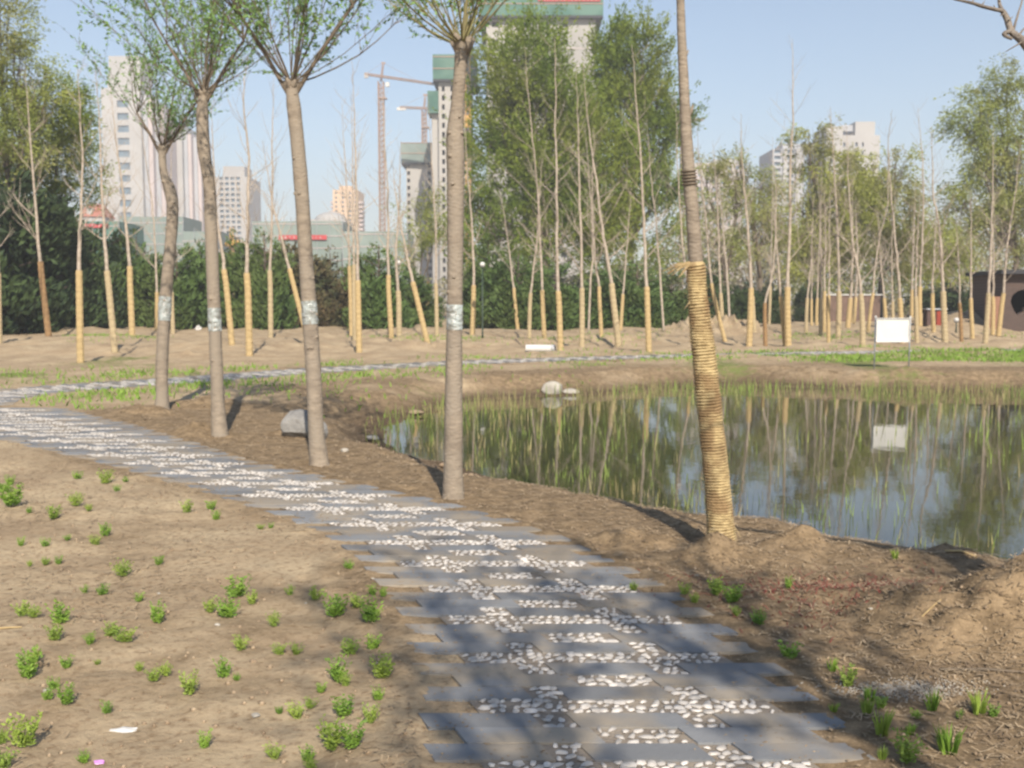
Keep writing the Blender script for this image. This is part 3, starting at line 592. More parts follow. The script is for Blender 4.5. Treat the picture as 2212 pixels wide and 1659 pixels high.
for k in range(5*16):
    z = at(1490, 402, Yd).z+.019*k/16; x, r_ = core(z); an = 2*math.pi*k/16; hp.append(Vector((x+math.cos(an)*(r_+.005), Yd+math.sin(an)*(r_+.005), z+.006*math.sin(an))))
mb.tube(hp, [.0055]*len(hp), 6); mb.build('rope_ring', M['mid_bark'], root, True)
# saplings --------------------------------------------------------------------------------
# (base x, base y, wrap top x, wrap top y, wrap width, upper trunk points, wrap kind, label or None)
SAP = [
 (-2,744,-4,590,13,[(-6,300)],1,'straw wrapped sapling cut by the left picture edge'),
 (106,732,87,565,13,[(70,330),(58,180)],2,'sapling with rope wrap coloured brown as shade, leaning left in front of the dark pines'),
 (174,784,171,584,15,[(174,450),(176,330),(170,170)],1,'nearest straw wrapped sapling of the left group, upright and bare'),
 (249,760,232,585,14,[(222,430),(213,300),(206,160)],1,'straw wrapped sapling leaning left beside the nearest upright one at left'),
 (286,733,279,575,13,[(268,430),(255,320),(240,210)],1,'straw wrapped sapling against the green pines, just left of the willow with the bent trunk'),
 (338,720,339,631,9,[(333,500),(322,400),(300,250)],1,'slim sapling with short dull wrap half behind the bent willow trunk'),
 (374,722,371,632,9,[(370,520),(372,300)],1,'slim wrapped sapling showing just right of the bent willow trunk'),
 (502,751,485,582,13,[(474,510),(464,430),(455,260)],1,'straw wrapped sapling leaning left close to the second willow trunk'),
 (539,769,535,590,15,[(535,450),(536,340),(530,210),(532,130)],1,'stout straw wrapped sapling with bulging wrap between the second and third willows'),
 (585,727,584,584,11,[(588,430),(590,310),(588,190)],1,'upright straw wrapped sapling against the browned pine bush'),
 (668,745,625,580,11,[(606,505),(588,440),(570,330)],1,'strongly slanting straw wrapped sapling whose foot hides behind the third willow'),
 (759,725,755,575,9,[(750,430),(740,260)],1,'rearmost of three wrapped saplings bunched before the peach tower'),
 (766,740,764,572,9,[(762,400),(758,240)],1,'middle one of three wrapped saplings bunched before the peach tower'),
 (776,764,773,606,13,[(771,430),(768,300),(765,170)],1,'front one of three wrapped saplings bunched before the peach tower'),
 (846,737,838,594,11,[(838,470),(832,320),(826,220)],1,'straight wrapped sapling below the crane mast'),
 (862,732,861,628,12,[(856,560),(862,430),(866,330)],1,'wrapped sapling with a dark thin stem beside a lamp, right of the crane mast'),
 (927,752,892,609,12,[(877,545),(862,470),(850,380)],1,'slanting wrapped sapling left of the thick corner willow'),
 (923,700,924,607,8,[(922,500),(918,400)],1,'small distant wrapped sapling crossing the slanting one left of the corner willow'),
 (944,735,942,612,9,[(940,470),(932,330),(925,230)],1,'thin wrapped sapling directly left of the corner willow'),
 (1020,727,1023,616,11,[(1019,480),(1010,380),(1004,260)],1,'wrapped sapling with two long side branches just right of the corner willow'),
 (1119,713,1109,622,8,[(1098,530),(1090,470),(1080,420)],1,'short wrapped sapling leaning left before the dark green bush'),
 (1143,730,1146,633,9,[(1158,535),(1164,440),(1170,360)],1,'thin wrapped sapling behind the white concrete pipe, leaning right'),
 (1176,739,1171,627,10,[(1163,440),(1150,300),(1139,185),(1134,120)],1,'tall pale sapling rising from behind the white concrete pipe'),
 (1211,759,1207,629,13,[(1203,480),(1201,340),(1200,190),(1199,100)],1,'tall straight wrapped sapling at the right end of the white pipe'),
 (1257,750,1257,622,12,[(1252,440),(1249,290),(1245,180)],1,'tall wrapped sapling between the pipe and the unwrapped grey stem'),
 (1271,722,1276,600,8,[(1281,541),(1274,420),(1266,300)],0,'grey unwrapped stem among the wrapped saplings in the centre'),
 (1300,737,1293,619,9,[(1284,541),(1280,400),(1283,300)],1,'slim wrapped sapling behind the thick slanting one in the centre'),
 (1338,745,1320,612,14,[(1300,491),(1288,388),(1272,280),(1260,170)],1,'thick slanting wrapped sapling in the centre crossing a thin one at its foot'),
 (1340,716,1346,636,8,[(1355,525),(1362,420)],1,'thin right leaning wrapped sapling with loose straw at its top'),
 (1402,759,1397,619,13,[(1390,474),(1382,320),(1372,185),(1368,110)],1,'tall wrapped sapling left of the golden rope wrapped tree'),
 (1434,726,1426,600,8,[(1418,480),(1405,380),(1400,280)],0,'bare grey unwrapped stem just left of the golden rope wrapped tree'),
 (1496,743,1489,633,9,[(1478,560),(1468,420),(1462,240)],1,'wrapped sapling mostly hidden behind the golden rope wrapped tree'),
 (1568,738,1537,612,9,[(1524,476),(1512,380),(1505,300)],1,'slanting wrapped sapling just right of the golden rope wrapped tree'),
 (1562,719,1557,633,9,[(1549,440),(1542,330)],1,'wrapped sapling crossing behind the slanting one, right of the golden tree'),
 (1577,715,1571,600,9,[(1562,500),(1555,400)],0,'grey unwrapped sapling right of the crossing pair behind the golden tree'),
 (1618,745,1622,622,13,[(1614,480),(1604,360),(1598,270)],1,'thick wrapped sapling standing in front of the bare earth slope'),
 (1630,726,1626,640,8,[(1618,500),(1612,420)],1,'slim sapling crossing the foot of the thick one before the earth slope'),(1634,690,1634,640,6,[(1636,560)],1,'tiny distant wrapped sapling right behind the thick one before the earth slope'),
 (1654,745,1653,654,9,[(1668,597),(1674,476),(1672,330)],2,'sapling with dark, almost black wrap leaning right'),
 (1661,700,1664,619,7,[(1666,500),(1670,400)],1,'slim right leaning sapling just right of the dark wrapped one'),(1697,744,1687,640,10,[(1676,500),(1668,400)],1,'wrapped sapling touching the left side of the tallest sapling\'s foot'),
 (1703,745,1701,620,14,[(1706,480),(1710,330),(1712,230),(1714,110)],1,'tallest wrapped sapling, its bare tip high above all others right of the golden tree'),
 (1741,726,1744,644,8,[(1752,560),(1756,450)],1,'first slim sapling to the right of the tallest one'),(1753,705,1753,646,6,[(1755,560),(1752,480)],1,'tiny far sapling, second to the right of the tallest one'),(1764,704,1765,644,7,[(1774,440),(1776,360)],1,'far slim sapling, third to the right of the tallest one'),
 (1772,733,1774,644,8,[(1772,500),(1768,400)],1,'slim sapling, fourth to the right of the tallest one'),(1781,726,1781,629,8,[(1784,500),(1780,420)],1,'slim sapling, fifth to the right of the tallest one with a high wrap'),(1790,744,1790,637,8,[(1792,540),(1790,400)],1,'nearer slim sapling left of the thick one at the brick wall'),
 (1810,736,1813,629,12,[(1808,440),(1802,340),(1798,250)],1,'thick wrapped sapling in front of the low brick wall, left of the white sign'),
 (1831,717,1837,644,11,[(1841,560),(1843,420)],1,'wide wrapped sapling, left one of a far pair before the brick wall'),(1842,706,1848,642,10,[(1852,560),(1850,450)],1,'wide wrapped sapling, right one of a far pair before the brick wall'),
 (1864,749,1860,635,12,[(1842,512),(1834,430),(1830,300)],1,'wrapped sapling with a kinked stem directly left of the white sign'),
 (1874,733,1885,633,8,[(1900,520),(1914,440),(1920,340)],1,'right leaning wrapped sapling touching the left edge of the white sign'),
 (1915,719,1910,644,8,[(1902,560),(1896,470)],1,'slim sapling behind the left half of the white sign'),(1930,719,1928,651,7,[(1926,540),(1930,450)],1,'far slim sapling behind the middle of the white sign'),
 (1949,744,1944,644,11,[(1937,576),(1928,440),(1921,330),(1918,260)],1,'wrapped sapling rising from behind the right half of the white sign'),
 (1969,712,1970,626,8,[(1974,500),(1978,400)],1,'far thin sapling at the right post of the white sign'),(1981,742,1979,640,9,[(1980,540),(1984,430)],1,'wrapped sapling, second past the right post of the white sign'),(1987,719,1987,619,10,[(1994,470),(1990,350),(1988,250)],1,'tall thin sapling, third past the right post of the white sign'),
 (2017,735,2014,633,9,[(2018,520),(2022,440)],1,'wrapped sapling in front of the small red and brown box'),
 (2042,744,2037,629,13,[(2028,490),(2020,420),(2014,300)],1,'thick wrapped sapling right of the small red and brown box, leaning left'),
 (2078,740,2074,654,8,[(2070,560),(2068,470)],2,'thin dull wrapped sapling between the red box and the brick hut'),
 (2101,738,2097,644,9,[(2097,520),(2097,430)],1,'wrapped sapling just left of the brick hut corner'),
 (2128,745,2136,633,11,[(2142,520),(2148,420),(2152,300)],1,'front wrapped sapling of three before the brick hut, leaning right'),
 (2144,735,2146,640,9,[(2146,520),(2150,430)],1,'middle wrapped sapling of three before the brick hut'),
 (2156,735,2167,633,10,[(2178,520),(2190,440),(2200,330)],1,'right leaning wrapped sapling beside the dark hole in the brick hut wall'),
 (2230,738,2236,630,11,[(2240,400)],1,'straw wrapped sapling just past the right picture edge')]
for si, (bx, by, wx, wy, ww, up, kind, lab) in enumerate(SAP):
    random.seed(200+si); q = gnd(bx, by); Yd = q.y; z0 = tz(q.x, q.y); s1 = mpp(Yd)
    root = empty('wrapped_sapling' if kind else 'bare_sapling', (q.x, Yd, z0), lab or 'slim straw wrapped sapling in the crowded stand behind the pond, right of the golden tree', 'tree', 'saplings beyond the far path')
    org = root.location.copy(); tw = ww*.70
    pts = [Vector((q.x, Yd, z0-.1)), at(wx, wy, Yd)]; rad = [tw/2*s1, tw*.42*s1]
    n_ = len(up); ty_ = up[-1][1]
    for k, (x, y) in enumerate(up):
        yo = random.uniform(-.15,.15)*(k+1)*.5; v = at(x, y, Yd); v.y += yo; pts.append(v); f = (wy-y)/(wy-ty_); rad.append(max(tw*(.42-.36*f)*s1, .006))
    v = pts[-1]+(pts[-1]-pts[-2])*.25; pts.append(v); rad.append(.004)
    a, rr = spline(pts, rad, 5); mb = MB(org)
    a = [p_+Vector((random.gauss(0,.012), 0, 0))*(1 if i > 4 else 0) for i, p_ in enumerate(a)]
    mb.tube(a, rr, 7); mb.build('trunk', M['pale_bark'], root, True)
    mb = MB(org); zt = a[-1].z; zw = pts[1].z
    nb = 18
    for k in range(nb):
        f = .08+.88*(k+random.random())/nb; z = zw+(zt-zw)*f; i = min(range(len(a)), key=lambda j_: abs(a[j_].z-z)); an = random.uniform(0, 6.28); tl = random.uniform(.55, 1.15)
        L_ = (zt-zw)*random.uniform(.12, .30)*(1.12-f*.75); d = Vector((math.cos(an)*math.sin(tl), math.sin(an)*math.sin(tl), math.cos(tl))); q0 = a[i]; bp = [q0]; dd = d
        for m_ in range(4): dd = (dd+Vector((random.gauss(0,.08), random.gauss(0,.08), .10))).normalized(); q0 = q0+dd*L_/4; bp.append(q0)
        rb_ = max(rr[i]*.35, .006); mb.tube(bp, [rb_, rb_*.8, rb_*.6, rb_*.45, rb_*.3], 4, cap=False)
        for m_ in range(4):
            c0 = bp[1+m_ % 3]; a2 = random.uniform(0, 6.28); d2 = (dd+Vector((math.cos(a2), math.sin(a2), .3))*.7).normalized(); mb.tube([c0, c0+d2*L_*.25, c0+d2*L_*.42+Vector((0,0,.05))], [rb_*.4, rb_*.3, rb_*.2], 3, cap=False)
    mb.build('branches', M['pale_bark'], root)
    if kind:
        mb = MB(org); P0 = Vector((q.x, Yd, z0-.03)); P1 = pts[1]; nn = 26; wp = []; wr = []
        for k in range(nn+1):
            u = k/nn; i = P0.lerp(P1, u); 
            # follow the trunk spline
            zc = i.z; j_ = min(range(len(a)), key=lambda m_: abs(a[m_].z-zc)); i.x = float(np.interp(zc, [p_.z for p_ in a], [p_.x for p_ in a])); wp.append(i); wr.append(ww/2*s1*(1.04-.14*u)*(1+(.05 if k % 2 else -.03)))
        mb.tube(wp, wr, 9); mb.build('straw_wrap', (M['straw'] if si % 3 else M['straw_pale']) if kind == 1 else M['straw_dull'], root)
# ---------------------------------------------------------------- background trees
def crown(env, nst, per, size, droop, org, up=.6, shell=.55, L=(1.0, 2.2), jit=.16):
    P = []; S = []; D = []; w_ = np.array([e[3]*e[5] for e in env]); w_ = w_/w_.sum(); K = []
    for k in range(max(30, nst//11)):
        e = env[RS.choice(len(env), p=w_)]; d = RS.normal(size=3); d /= np.linalg.norm(d); r_ = shell+(1.05-shell)*RS.rand()**.7
        if RS.rand() < .3: r_ = RS.rand()
        K.append((np.array(e[:3])+d*r_*np.array(e[3:6]), d, min(e[3], e[5])*RS.uniform(.07, .2)))
    for k in range(nst):
        kc, d, kr = K[RS.randint(len(K))]; c0 = kc+RS.normal(size=3)*kr*np.array([1, 1, 1.3]); dr = d*np.array([1,1,.5])+np.array([0,0,up])+RS.normal(size=3)*.25; dr /= np.linalg.norm(dr); l = RS.uniform(*L)
        u = RS.rand(per)[:,None]; pts = c0+dr*l*u+np.array([0,0,-1])*droop*l*u*u+RS.normal(size=(per,3))*jit; P.append(pts); S.append(RS.uniform(.6,1.3,per)*size)
        D.append(np.repeat((dr-np.array([0,0,1])*droop*1.2)[None], per, 0))
    return np.concatenate(P)-np.array(org), np.concatenate(S), np.concatenate(D)
def big_tree(name, label, Yd, base, env_px, nst, per, size, material, bark='mid_bark', droop=.3, up=.6, group=None, depth=.8, L=(1,2.2), tw=14, shell=.55, jit=.13, nbr=26):
    """env_px: list of (x, y, rx, ry) in picture units at depth Yd"""
    q = at(base[0], 700, Yd); z0 = tz(q.x, Yd); root = empty(name, (q.x, Yd, z0), label, 'tree', group); org = root.location.copy(); s1 = mpp(Yd); env = []
    for (x, y, rx, ry) in env_px:
        c_ = at(x, y, Yd); env.append((c_.x, Yd+random.uniform(-1,1)*rx*s1*.3, c_.z, rx*s1, rx*s1*depth, ry*s1))
    dk = 2.1 if material == 'leaf_green' else 1.45; P, S, D = crown(env, int(nst*dk), per+6, size*1.2, droop, org, up, shell, L, jit); V, F = cards(P, S, .32, 0, D*1.0); link('crown', quads_mesh('crown', V, F), M[material], root)
    mb = MB(org); top = max(e[2]+e[5]*.5 for e in env); mid = Vector((q.x, Yd, z0+(top-z0)*.28)); fork = mid
    mb.tube([Vector((q.x, Yd, z0-.2)), Vector((q.x+random.uniform(-.2,.2), Yd, (z0+mid.z)/2)), mid], [tw/2*s1, tw*.42*s1, tw*.36*s1], 9)
    for e in env:
        c_ = Vector(e[:3]); m1 = fork.lerp(c_, .5)+Vector((random.uniform(-.4,.4), random.uniform(-.4,.4), .5)); tp = c_+Vector((0,0,e[5]*.7)); pp, pr = spline([fork, m1, c_, tp], [tw*.26*s1, tw*.18*s1, tw*.1*s1, tw*.03*s1], 3); mb.tube(pp, pr, 6)
        for k in range(nbr):
            i = random.randrange(2, len(pp)-1); d = RS.normal(size=3); d[2] = abs(d[2])*.7+.2; d /= np.linalg.norm(d); e2 = Vector(np.array(e[:3])+d*np.array(e[3:6])*random.uniform(.75, 1.08)); m2 = pp[i].lerp(e2, .5)+Vector((0,0,-.25)); mb.tube([pp[i], m2, e2], [tw*.06*s1, tw*.04*s1, tw*.012*s1], 4, cap=False)
    mb.build('trunk', M[bark], root, True); return root
random.seed(5)
big_tree('poplar_tree', 'small pale leafing tree before the unfinished towers, left of the corner willow', 62, (905,0), [(905,470,28,60),(935,520,30,60),(895,560,30,40)], 240, 9, .15, 'leaf_olive', droop=.2, up=.8, shell=.3, tw=6, nbr=14)
big_tree('poplar_tree', 'broad leafy green tree in the centre hiding the tall unfinished tower', 75, (1180,0), [(1120,170,85,110),(1090,330,85,130),(1200,260,95,170),(1160,480,140,130),(1260,430,100,150),(1060,520,60,100)], 2300, 13, .26, 'leaf_green', up=.9, droop=.15, group='leafy trees behind the saplings', tw=16, L=(1.2,2.8))
big_tree('poplar_tree', 'tall green tree with twin feathery tops right of the unfinished tower', 80, (1360,0), [(1315,150,42,90),(1385,160,52,95),(1350,300,85,130),(1420,250,52,85),(1455,250,30,45),(1360,470,100,130),(1440,420,40,70)], 1500, 12, .26, 'leaf_green', up=1.1, droop=.1, group='leafy trees behind the saplings', tw=14, L=(1.2,2.6))
big_tree('willow_tree', 'half bare pale willow right of the golden rope wrapped tree', 70, (1565,0), [(1530,420,40,90),(1590,440,50,100),(1555,520,70,70)], 420, 9, .18, 'leaf_olive', droop=.5, group='willows behind the pond', shell=.3)
big_tree('willow_tree', 'thin willow between the golden tree and the pale right tower', 72, (1640,0), [(1630,430,45,80),(1660,500,55,80),(1600,380,25,60)], 420, 9, .18, 'leaf_olive', droop=.5, group='willows behind the pond', shell=.3)
big_tree('willow_tree', 'yellow green willow covering the left side of the pale right tower', 78, (1770,0), [(1745,330,38,60),(1790,400,60,75),(1740,480,70,80),(1820,480,70,90),(1790,570,90,50)], 1250, 12, .21, 'leaf_yellow', droop=.6, up=.5, group='willows behind the pond')
big_tree('willow_tree', 'rounded yellow green willow below the pale right tower, above the white sign', 80, (1900,0), [(1870,400,50,70),(1930,400,45,70),(1900,490,85,90),(1960,520,60,70)], 1100, 12, .21, 'leaf_yellow', droop=.6, up=.5, group='willows behind the pond')
big_tree('willow_tree', 'low willow mass left of the brick hut', 84, (2040,0), [(2010,540,60,70),(2070,560,60,60)], 560, 11, .20, 'leaf_yellow', droop=.6, up=.5, group='willows behind the pond')
big_tree('willow_tree', 'tall wispy willow above the brick hut at the right edge', 66, (2190,0), [(2110,290,60,80),(2180,220,50,80),(2130,400,60,60),(2210,380,60,110),(2170,500,80,70),(2080,460,40,40)], 1500, 11, .19, 'leaf_olive', droop=.7, up=.5, group='willows behind the pond', bark='dark_bark', tw=16)
big_tree('willow_tree', 'lit olive tree at the top left corner behind the dark pines', 46, (40,0), [(0,40,70,80),(30,150,60,60),(-30,260,70,110),(95,230,45,50),(40,330,60,50)], 1200, 12, .14, 'leaf_olive', droop=.45, up=.6, group='trees at the left edge', bark='dark_bark', tw=16, L=(.7,1.6), jit=.12)
big_tree('willow_tree', 'greener leafy tree half over the dark pines at left', 50, (120,0), [(130,240,50,60),(150,310,45,60),(60,380,110,50),(140,400,70,40)], 700, 12, .14, 'leaf_green', droop=.3, up=.6, group='trees at the left edge', bark='dark_bark', tw=12, L=(.6,1.4), jit=.12)
# pines
def pine_protos(material, seed):
    out = []
    for s_ in range(3):
        rs = np.random.RandomState(seed+s_); P = []; S = []; D = []
        lobes = [(0,0,.62,.20,.36)]+[(math.cos(q_)*.3, math.sin(q_)*.3, .14, .20, .16) for q_ in np.arange(6)*1.05]+[(math.cos(q_)*rs.uniform(.18,.34), math.sin(q_)*rs.uniform(.18,.34), rs.uniform(.22,.66), rs.uniform(.13,.22), rs.uniform(.14,.27)) for q_ in np.arange(9)*.75]
        for k in range(620):
            lb = lobes[rs.randint(len(lobes))]; d = rs.normal(size=3); d /= np.linalg.norm(d); rr_ = .55+.5*rs.rand(); c_ = np.array([lb[0]+d[0]*lb[3]*rr_, lb[1]+d[1]*lb[3]*rr_, max(.02, lb[2]+d[2]*lb[4]*rr_)]); a = math.atan2(d[1], d[0]); m_ = 20
            P.append(c_+rs.normal(size=(m_,3))*np.array([.035,.035,.022])); S.append(rs.uniform(.035,.075,m_)); D.append(np.repeat(np.array([[math.cos(a), math.sin(a), .8]]), m_, 0))
        V, F = cards(np.concatenate(P), np.concatenate(S), .35, 0, np.concatenate(D)); me = quads_mesh('foliage', V, F); me.materials.append(M[material])
        mb = MB(); mb.tube([(0,0,-.05),(0.01,0,.4),(0,0,.9)], [.03,.02,.006], 7)
        for k in range(22):
            a = k*2.4; z = .12+.03*k; r_ = .42*(1-z*.6); mb.tube([(0,0,z),(math.cos(a)*r_, math.sin(a)*r_, z+.08)], [.008,.003], 4)
        t_ = bpy.data.meshes.new('trunk'); t_.from_pydata(mb.v, [], mb.f); t_.materials.append(M['dark_bark']); out.append((me, t_))
    return out
PP = {'g': pine_protos('pine', 1), 'b': pine_protos('pine_brown', 5), 'd': pine_protos('pine_dark', 9)}
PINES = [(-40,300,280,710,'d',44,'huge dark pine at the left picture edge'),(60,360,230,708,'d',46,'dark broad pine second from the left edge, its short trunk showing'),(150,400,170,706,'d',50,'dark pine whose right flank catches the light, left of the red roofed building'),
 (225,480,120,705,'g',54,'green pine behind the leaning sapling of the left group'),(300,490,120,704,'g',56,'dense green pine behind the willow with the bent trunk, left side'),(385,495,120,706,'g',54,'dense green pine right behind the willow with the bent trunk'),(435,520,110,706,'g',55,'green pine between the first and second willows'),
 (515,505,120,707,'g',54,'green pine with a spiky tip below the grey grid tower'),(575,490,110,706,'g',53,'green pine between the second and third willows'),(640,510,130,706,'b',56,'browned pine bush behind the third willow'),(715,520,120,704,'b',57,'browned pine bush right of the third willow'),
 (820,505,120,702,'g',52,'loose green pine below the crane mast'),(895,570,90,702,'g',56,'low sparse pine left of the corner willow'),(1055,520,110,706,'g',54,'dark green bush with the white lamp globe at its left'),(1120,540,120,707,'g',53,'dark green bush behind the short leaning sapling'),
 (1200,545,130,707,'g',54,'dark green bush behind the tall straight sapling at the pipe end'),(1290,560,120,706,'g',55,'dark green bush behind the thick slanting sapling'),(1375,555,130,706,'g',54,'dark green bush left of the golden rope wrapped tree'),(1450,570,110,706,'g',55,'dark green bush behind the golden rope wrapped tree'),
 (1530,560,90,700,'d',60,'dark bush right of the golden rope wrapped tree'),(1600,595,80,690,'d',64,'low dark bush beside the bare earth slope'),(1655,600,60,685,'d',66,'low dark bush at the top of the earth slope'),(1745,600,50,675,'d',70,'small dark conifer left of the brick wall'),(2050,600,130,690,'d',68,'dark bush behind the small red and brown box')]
for i, (x, yt, wd, yb, kd, Yd, lab) in enumerate(PINES):
    me, tm = PP[kd][i % 3]; c_ = at(x, yb, Yd); zt = at(x, yt, Yd).z; z0 = tz(c_.x, Yd); hgt = zt-z0; s1 = mpp(Yd)
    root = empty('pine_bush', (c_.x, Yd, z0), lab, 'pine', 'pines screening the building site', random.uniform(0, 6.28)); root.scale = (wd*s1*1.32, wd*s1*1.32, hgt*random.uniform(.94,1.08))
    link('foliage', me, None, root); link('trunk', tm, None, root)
# distant scrub and woods closing the horizon
x_ = np.concatenate([RS.uniform(-70, 90, 22000), RS.uniform(-6, 60, 36000)]); y_ = RS.uniform(98, 112, 58000)+np.abs(x_)*.05; z_ = RS.rand(58000)**1.1*(3.0+2.2*sstep(-8, -2, x_)+3.8*sstep(8, 22, x_)+3.2*vn(x_, y_*0, .22, 80)+2*vn(x_, y_*0, .8, 81)); P = np.stack([x_, y_, z_+.2], -1); V, F = cards(P, RS.uniform(.25, .75, 58000), .3, .8)
o = link('distant_scrub', quads_mesh('distant_scrub', V, F), M['scrub']); tag(o, 'far hazy scrub line closing the view behind the saplings', 'scrub', kind='stuff')
# ---------------------------------------------------------------- buildings
class Bld:
    """rotated box building: local x = width, y = depth (0 = front), z up"""
    def __init__(s, name, label, cat, Yd, xc, rz, group=None):
        c_ = at(xc, 650, Yd); s.rz = rz; s.Y = Yd; s.root = empty(name, (c_.x, Yd, 0), label, cat, group, rz); s.mpp = mpp(Yd); s.xc = xc; s.parts = {}
    def z(s, py): return at(1106, py, s.Y).z
    def part(s, name, m): 
        if (name, m) not in s.parts: s.parts[(name, m)] = MB()
        return s.parts[(name, m)]
    def box(s, name, m, x0, x1, y0, y1, z0, z1, own=False):
        if own:
            mb = MB(); mb.box(((x0+x1)/2, (y0+y1)/2, (z0+z1)/2), (x1-x0, y1-y0, z1-z0)); return mb.build(name, M[m], s.root)
        s.part(name, m).box(((x0+x1)/2, (y0+y1)/2, (z0+z1)/2), (x1-x0, y1-y0, z1-z0))
    def facade(s, name, m, x0, x1, z0, z1, cols, rows, y=0, pane='glass', depth=.5, side=False, y1=0):
        """front wall (or side wall if side) with real recessed openings; cols/rows are lists of (start, end) in local metres"""
        mb = s.part(name, m); P = (lambda a, d, z: (x0+0*a+d, a, z)) if side else (lambda a, d, z: (a, y+d, z))
        a0, a1 = (y, y1) if side else (x0, x1); sg = -1 if side == 2 else 1
        ce = [a0]; 
        for c0, c1 in cols: ce += [c0, c1]
        ce.append(a1); re = [z0]
        for r0, r1 in rows: re += [r0, r1]
        re.append(z1)
        for i in range(len(ce)-1):
            for j in range(len(re)-1):
                A, B_, C, D_ = ce[i], ce[i+1], re[j], re[j+1]
                if B_-A < 1e-4 or D_-C < 1e-4: continue
                if i % 2 and j % 2:
                    dp = depth*sg
                    q = [P(A,0,C), P(B_,0,C), P(B_,0,D_), P(A,0,D_), P(A,dp,C), P(B_,dp,C), P(B_,dp,D_), P(A,dp,D_)]
                    mb.add(q, [(0,1,5,4),(1,2,6,5),(2,3,7,6),(3,0,4,7)]); key = (round(B_-A,3), round(D_-C,3), side, pane)
                    if key not in s.parts.setdefault('w', {}):
                        w_ = MB(); w_.add([P(A,dp,C), P(B_,dp,C), P(B_,dp,D_), P(A,dp,D_)], [(0,1,2,3)]); t_ = bpy.data.meshes.new('window'); org = P(A,dp,C); t_.from_pydata([tuple(Vector(v)-Vector(org)) for v in w_.v], [], w_.f); t_.materials.append(M[pane]); s.parts['w'][key] = t_
                    ow = bpy.data.objects.new('window' if pane == 'glass' else 'dark_opening_pane', s.parts['w'][key]); COL.objects.link(ow); ow.parent = s.root; ow.location = P(A,dp,C)  # unglazed openings get a near-black pane standing in for the unlit inside
                else: mb.add([P(A,0,C), P(B_,0,C), P(B_,0,D_), P(A,0,D_)], [(0,1,2,3)])
    def shell(s, name, m, x0, x1, y0, y1, z0, z1, left=True, right=True, front=False):
        """other walls and roof around a facade"""
        mb = s.part(name, m)
        if left: mb.add([(x0,y1,z0),(x0,y0,z0),(x0,y0,z1),(x0,y1,z1)], [(0,1,2,3)])
        if right: mb.add([(x1,y0,z0),(x1,y1,z0),(x1,y1,z1),(x1,y0,z1)], [(0,1,2,3)])
        if front: mb.add([(x0,y0,z0),(x1,y0,z0),(x1,y0,z1),(x0,y0,z1)], [(0,1,2,3)])
        mb.add([(x1,y1,z0),(x0,y1,z0),(x0,y1,z1),(x1,y1,z1)], [(0,1,2,3)]); mb.add([(x0,y0,z1),(x1,y0,z1),(x1,y1,z1),(x0,y1,z1)], [(0,1,2,3)])
    def done(s):
        for k, mb in list(s.parts.items()):
            if isinstance(k, tuple): mb.build(k[0], M[k[1]], s.root)
        return s.root
def rows_(z0, z1, step, h, off=.3): 
    r_ = []; z = z0+step*off
    while z+h < z1: r_.append((z, z+h)); z += step
    return r_
def local(bl, px): return (px-bl.xc)*bl.mpp/math.cos(bl.rz)
# white towers at the left
def white_tower(label, Yd, x0, x1, x2, ytop, ycrown, xa, xb, step_px, wcols):
    b_ = Bld('apartment_tower', label, 'building', Yd, x0, 0, 'white towers beyond the trees'); L = lambda px: (px-x0)*b_.mpp
    zt = b_.z(ytop); st = step_px*b_.mpp
    b_.facade('wall', 'tile_white', 0, L(x1), 0, zt, [(L(a), L(c_)) for a, c_ in wcols], rows_(b_.z(560), zt, st, st*.55), depth=.6)
    b_.shell('wall', 'tile_white', 0, L(x1), 0, 18, 0, zt)
    if ycrown: 
        b_.box('roof_block', 'tile_white', L(xa), L(xb), 2, 14, zt, b_.z(ycrown)); b_.box('roof_block', 'tile_white', L(xa)-1.5, L(xa)+3, 4, 12, zt, b_.z((ytop+ycrown)/2))
    # ribbed flank, stepping down and back to the right
    nrib = 4; wd = (L(x2)-L(x1))/nrib
    for k in range(nrib):
        zk = b_.z(ytop+12+6*k); xa_ = L(x1)+wd*k; b_.box('flank', 'tile_grey' if k % 2 == 0 else 'tile_pink', xa_+.05, xa_+wd, 1.0+1.6*k+(1.2 if k % 2 == 0 else 0), 20, 0, zk)
    # balconies on the left edge
    for i, (z_, _) in enumerate(rows_(b_.z(560), zt-6, st, st*.55)): b_.box('balcony', 'tile_white', -1.7, -.003, 2, 9, z_, z_+1.2, own=True)
    return b_.done()
white_tower('tallest white apartment tower at the left with a raised roof block', 380, 233, 316, 353, 190, 118, 247, 313, 26, [(266,290)])
white_tower('lower white apartment tower just right of the tallest one', 400, 355, 402, 432, 268, None, 0, 0, 26, [(362,384)])
b_ = Bld('office_tower', 'grey grid fronted tower between the second and third willows', 'building', 420, 468, 0); L = lambda px: (px-468)*b_.mpp; zt = b_.z(382)
b_.facade('wall', 'tile_white', 0, L(542), 0, zt, [(L(480+12*k), L(488+12*k)) for k in range(4)], rows_(b_.z(545), zt, 11.5*b_.mpp, 6.5*b_.mpp), depth=.8, pane='glass'); b_.shell('wall', 'tile_white', 0, L(542), 0, 20, 0, zt)
b_.box('roof_block', 'tile_white', L(484), L(530), 3, 15, zt, b_.z(357)); b_.done()
b_ = Bld('apartment_tower', 'small peach coloured tower with stepped balconies behind bare saplings', 'building', 450, 722, 0); L = lambda px: (px-722)*b_.mpp; zt = b_.z(410)
b_.facade('wall', 'peach', 0, L(776), 0, zt, [(L(727), L(731)), (L(741), L(746)), (L(756), L(761)), (L(768), L(772))], rows_(b_.z(500), zt, 9.5*b_.mpp, 4.5*b_.mpp), depth=.6); b_.shell('wall', 'peach', 0, L(776), 0, 18, 0, zt)
b_.box('roof_block', 'peach', L(734), L(760), 3, 12, zt, b_.z(400))
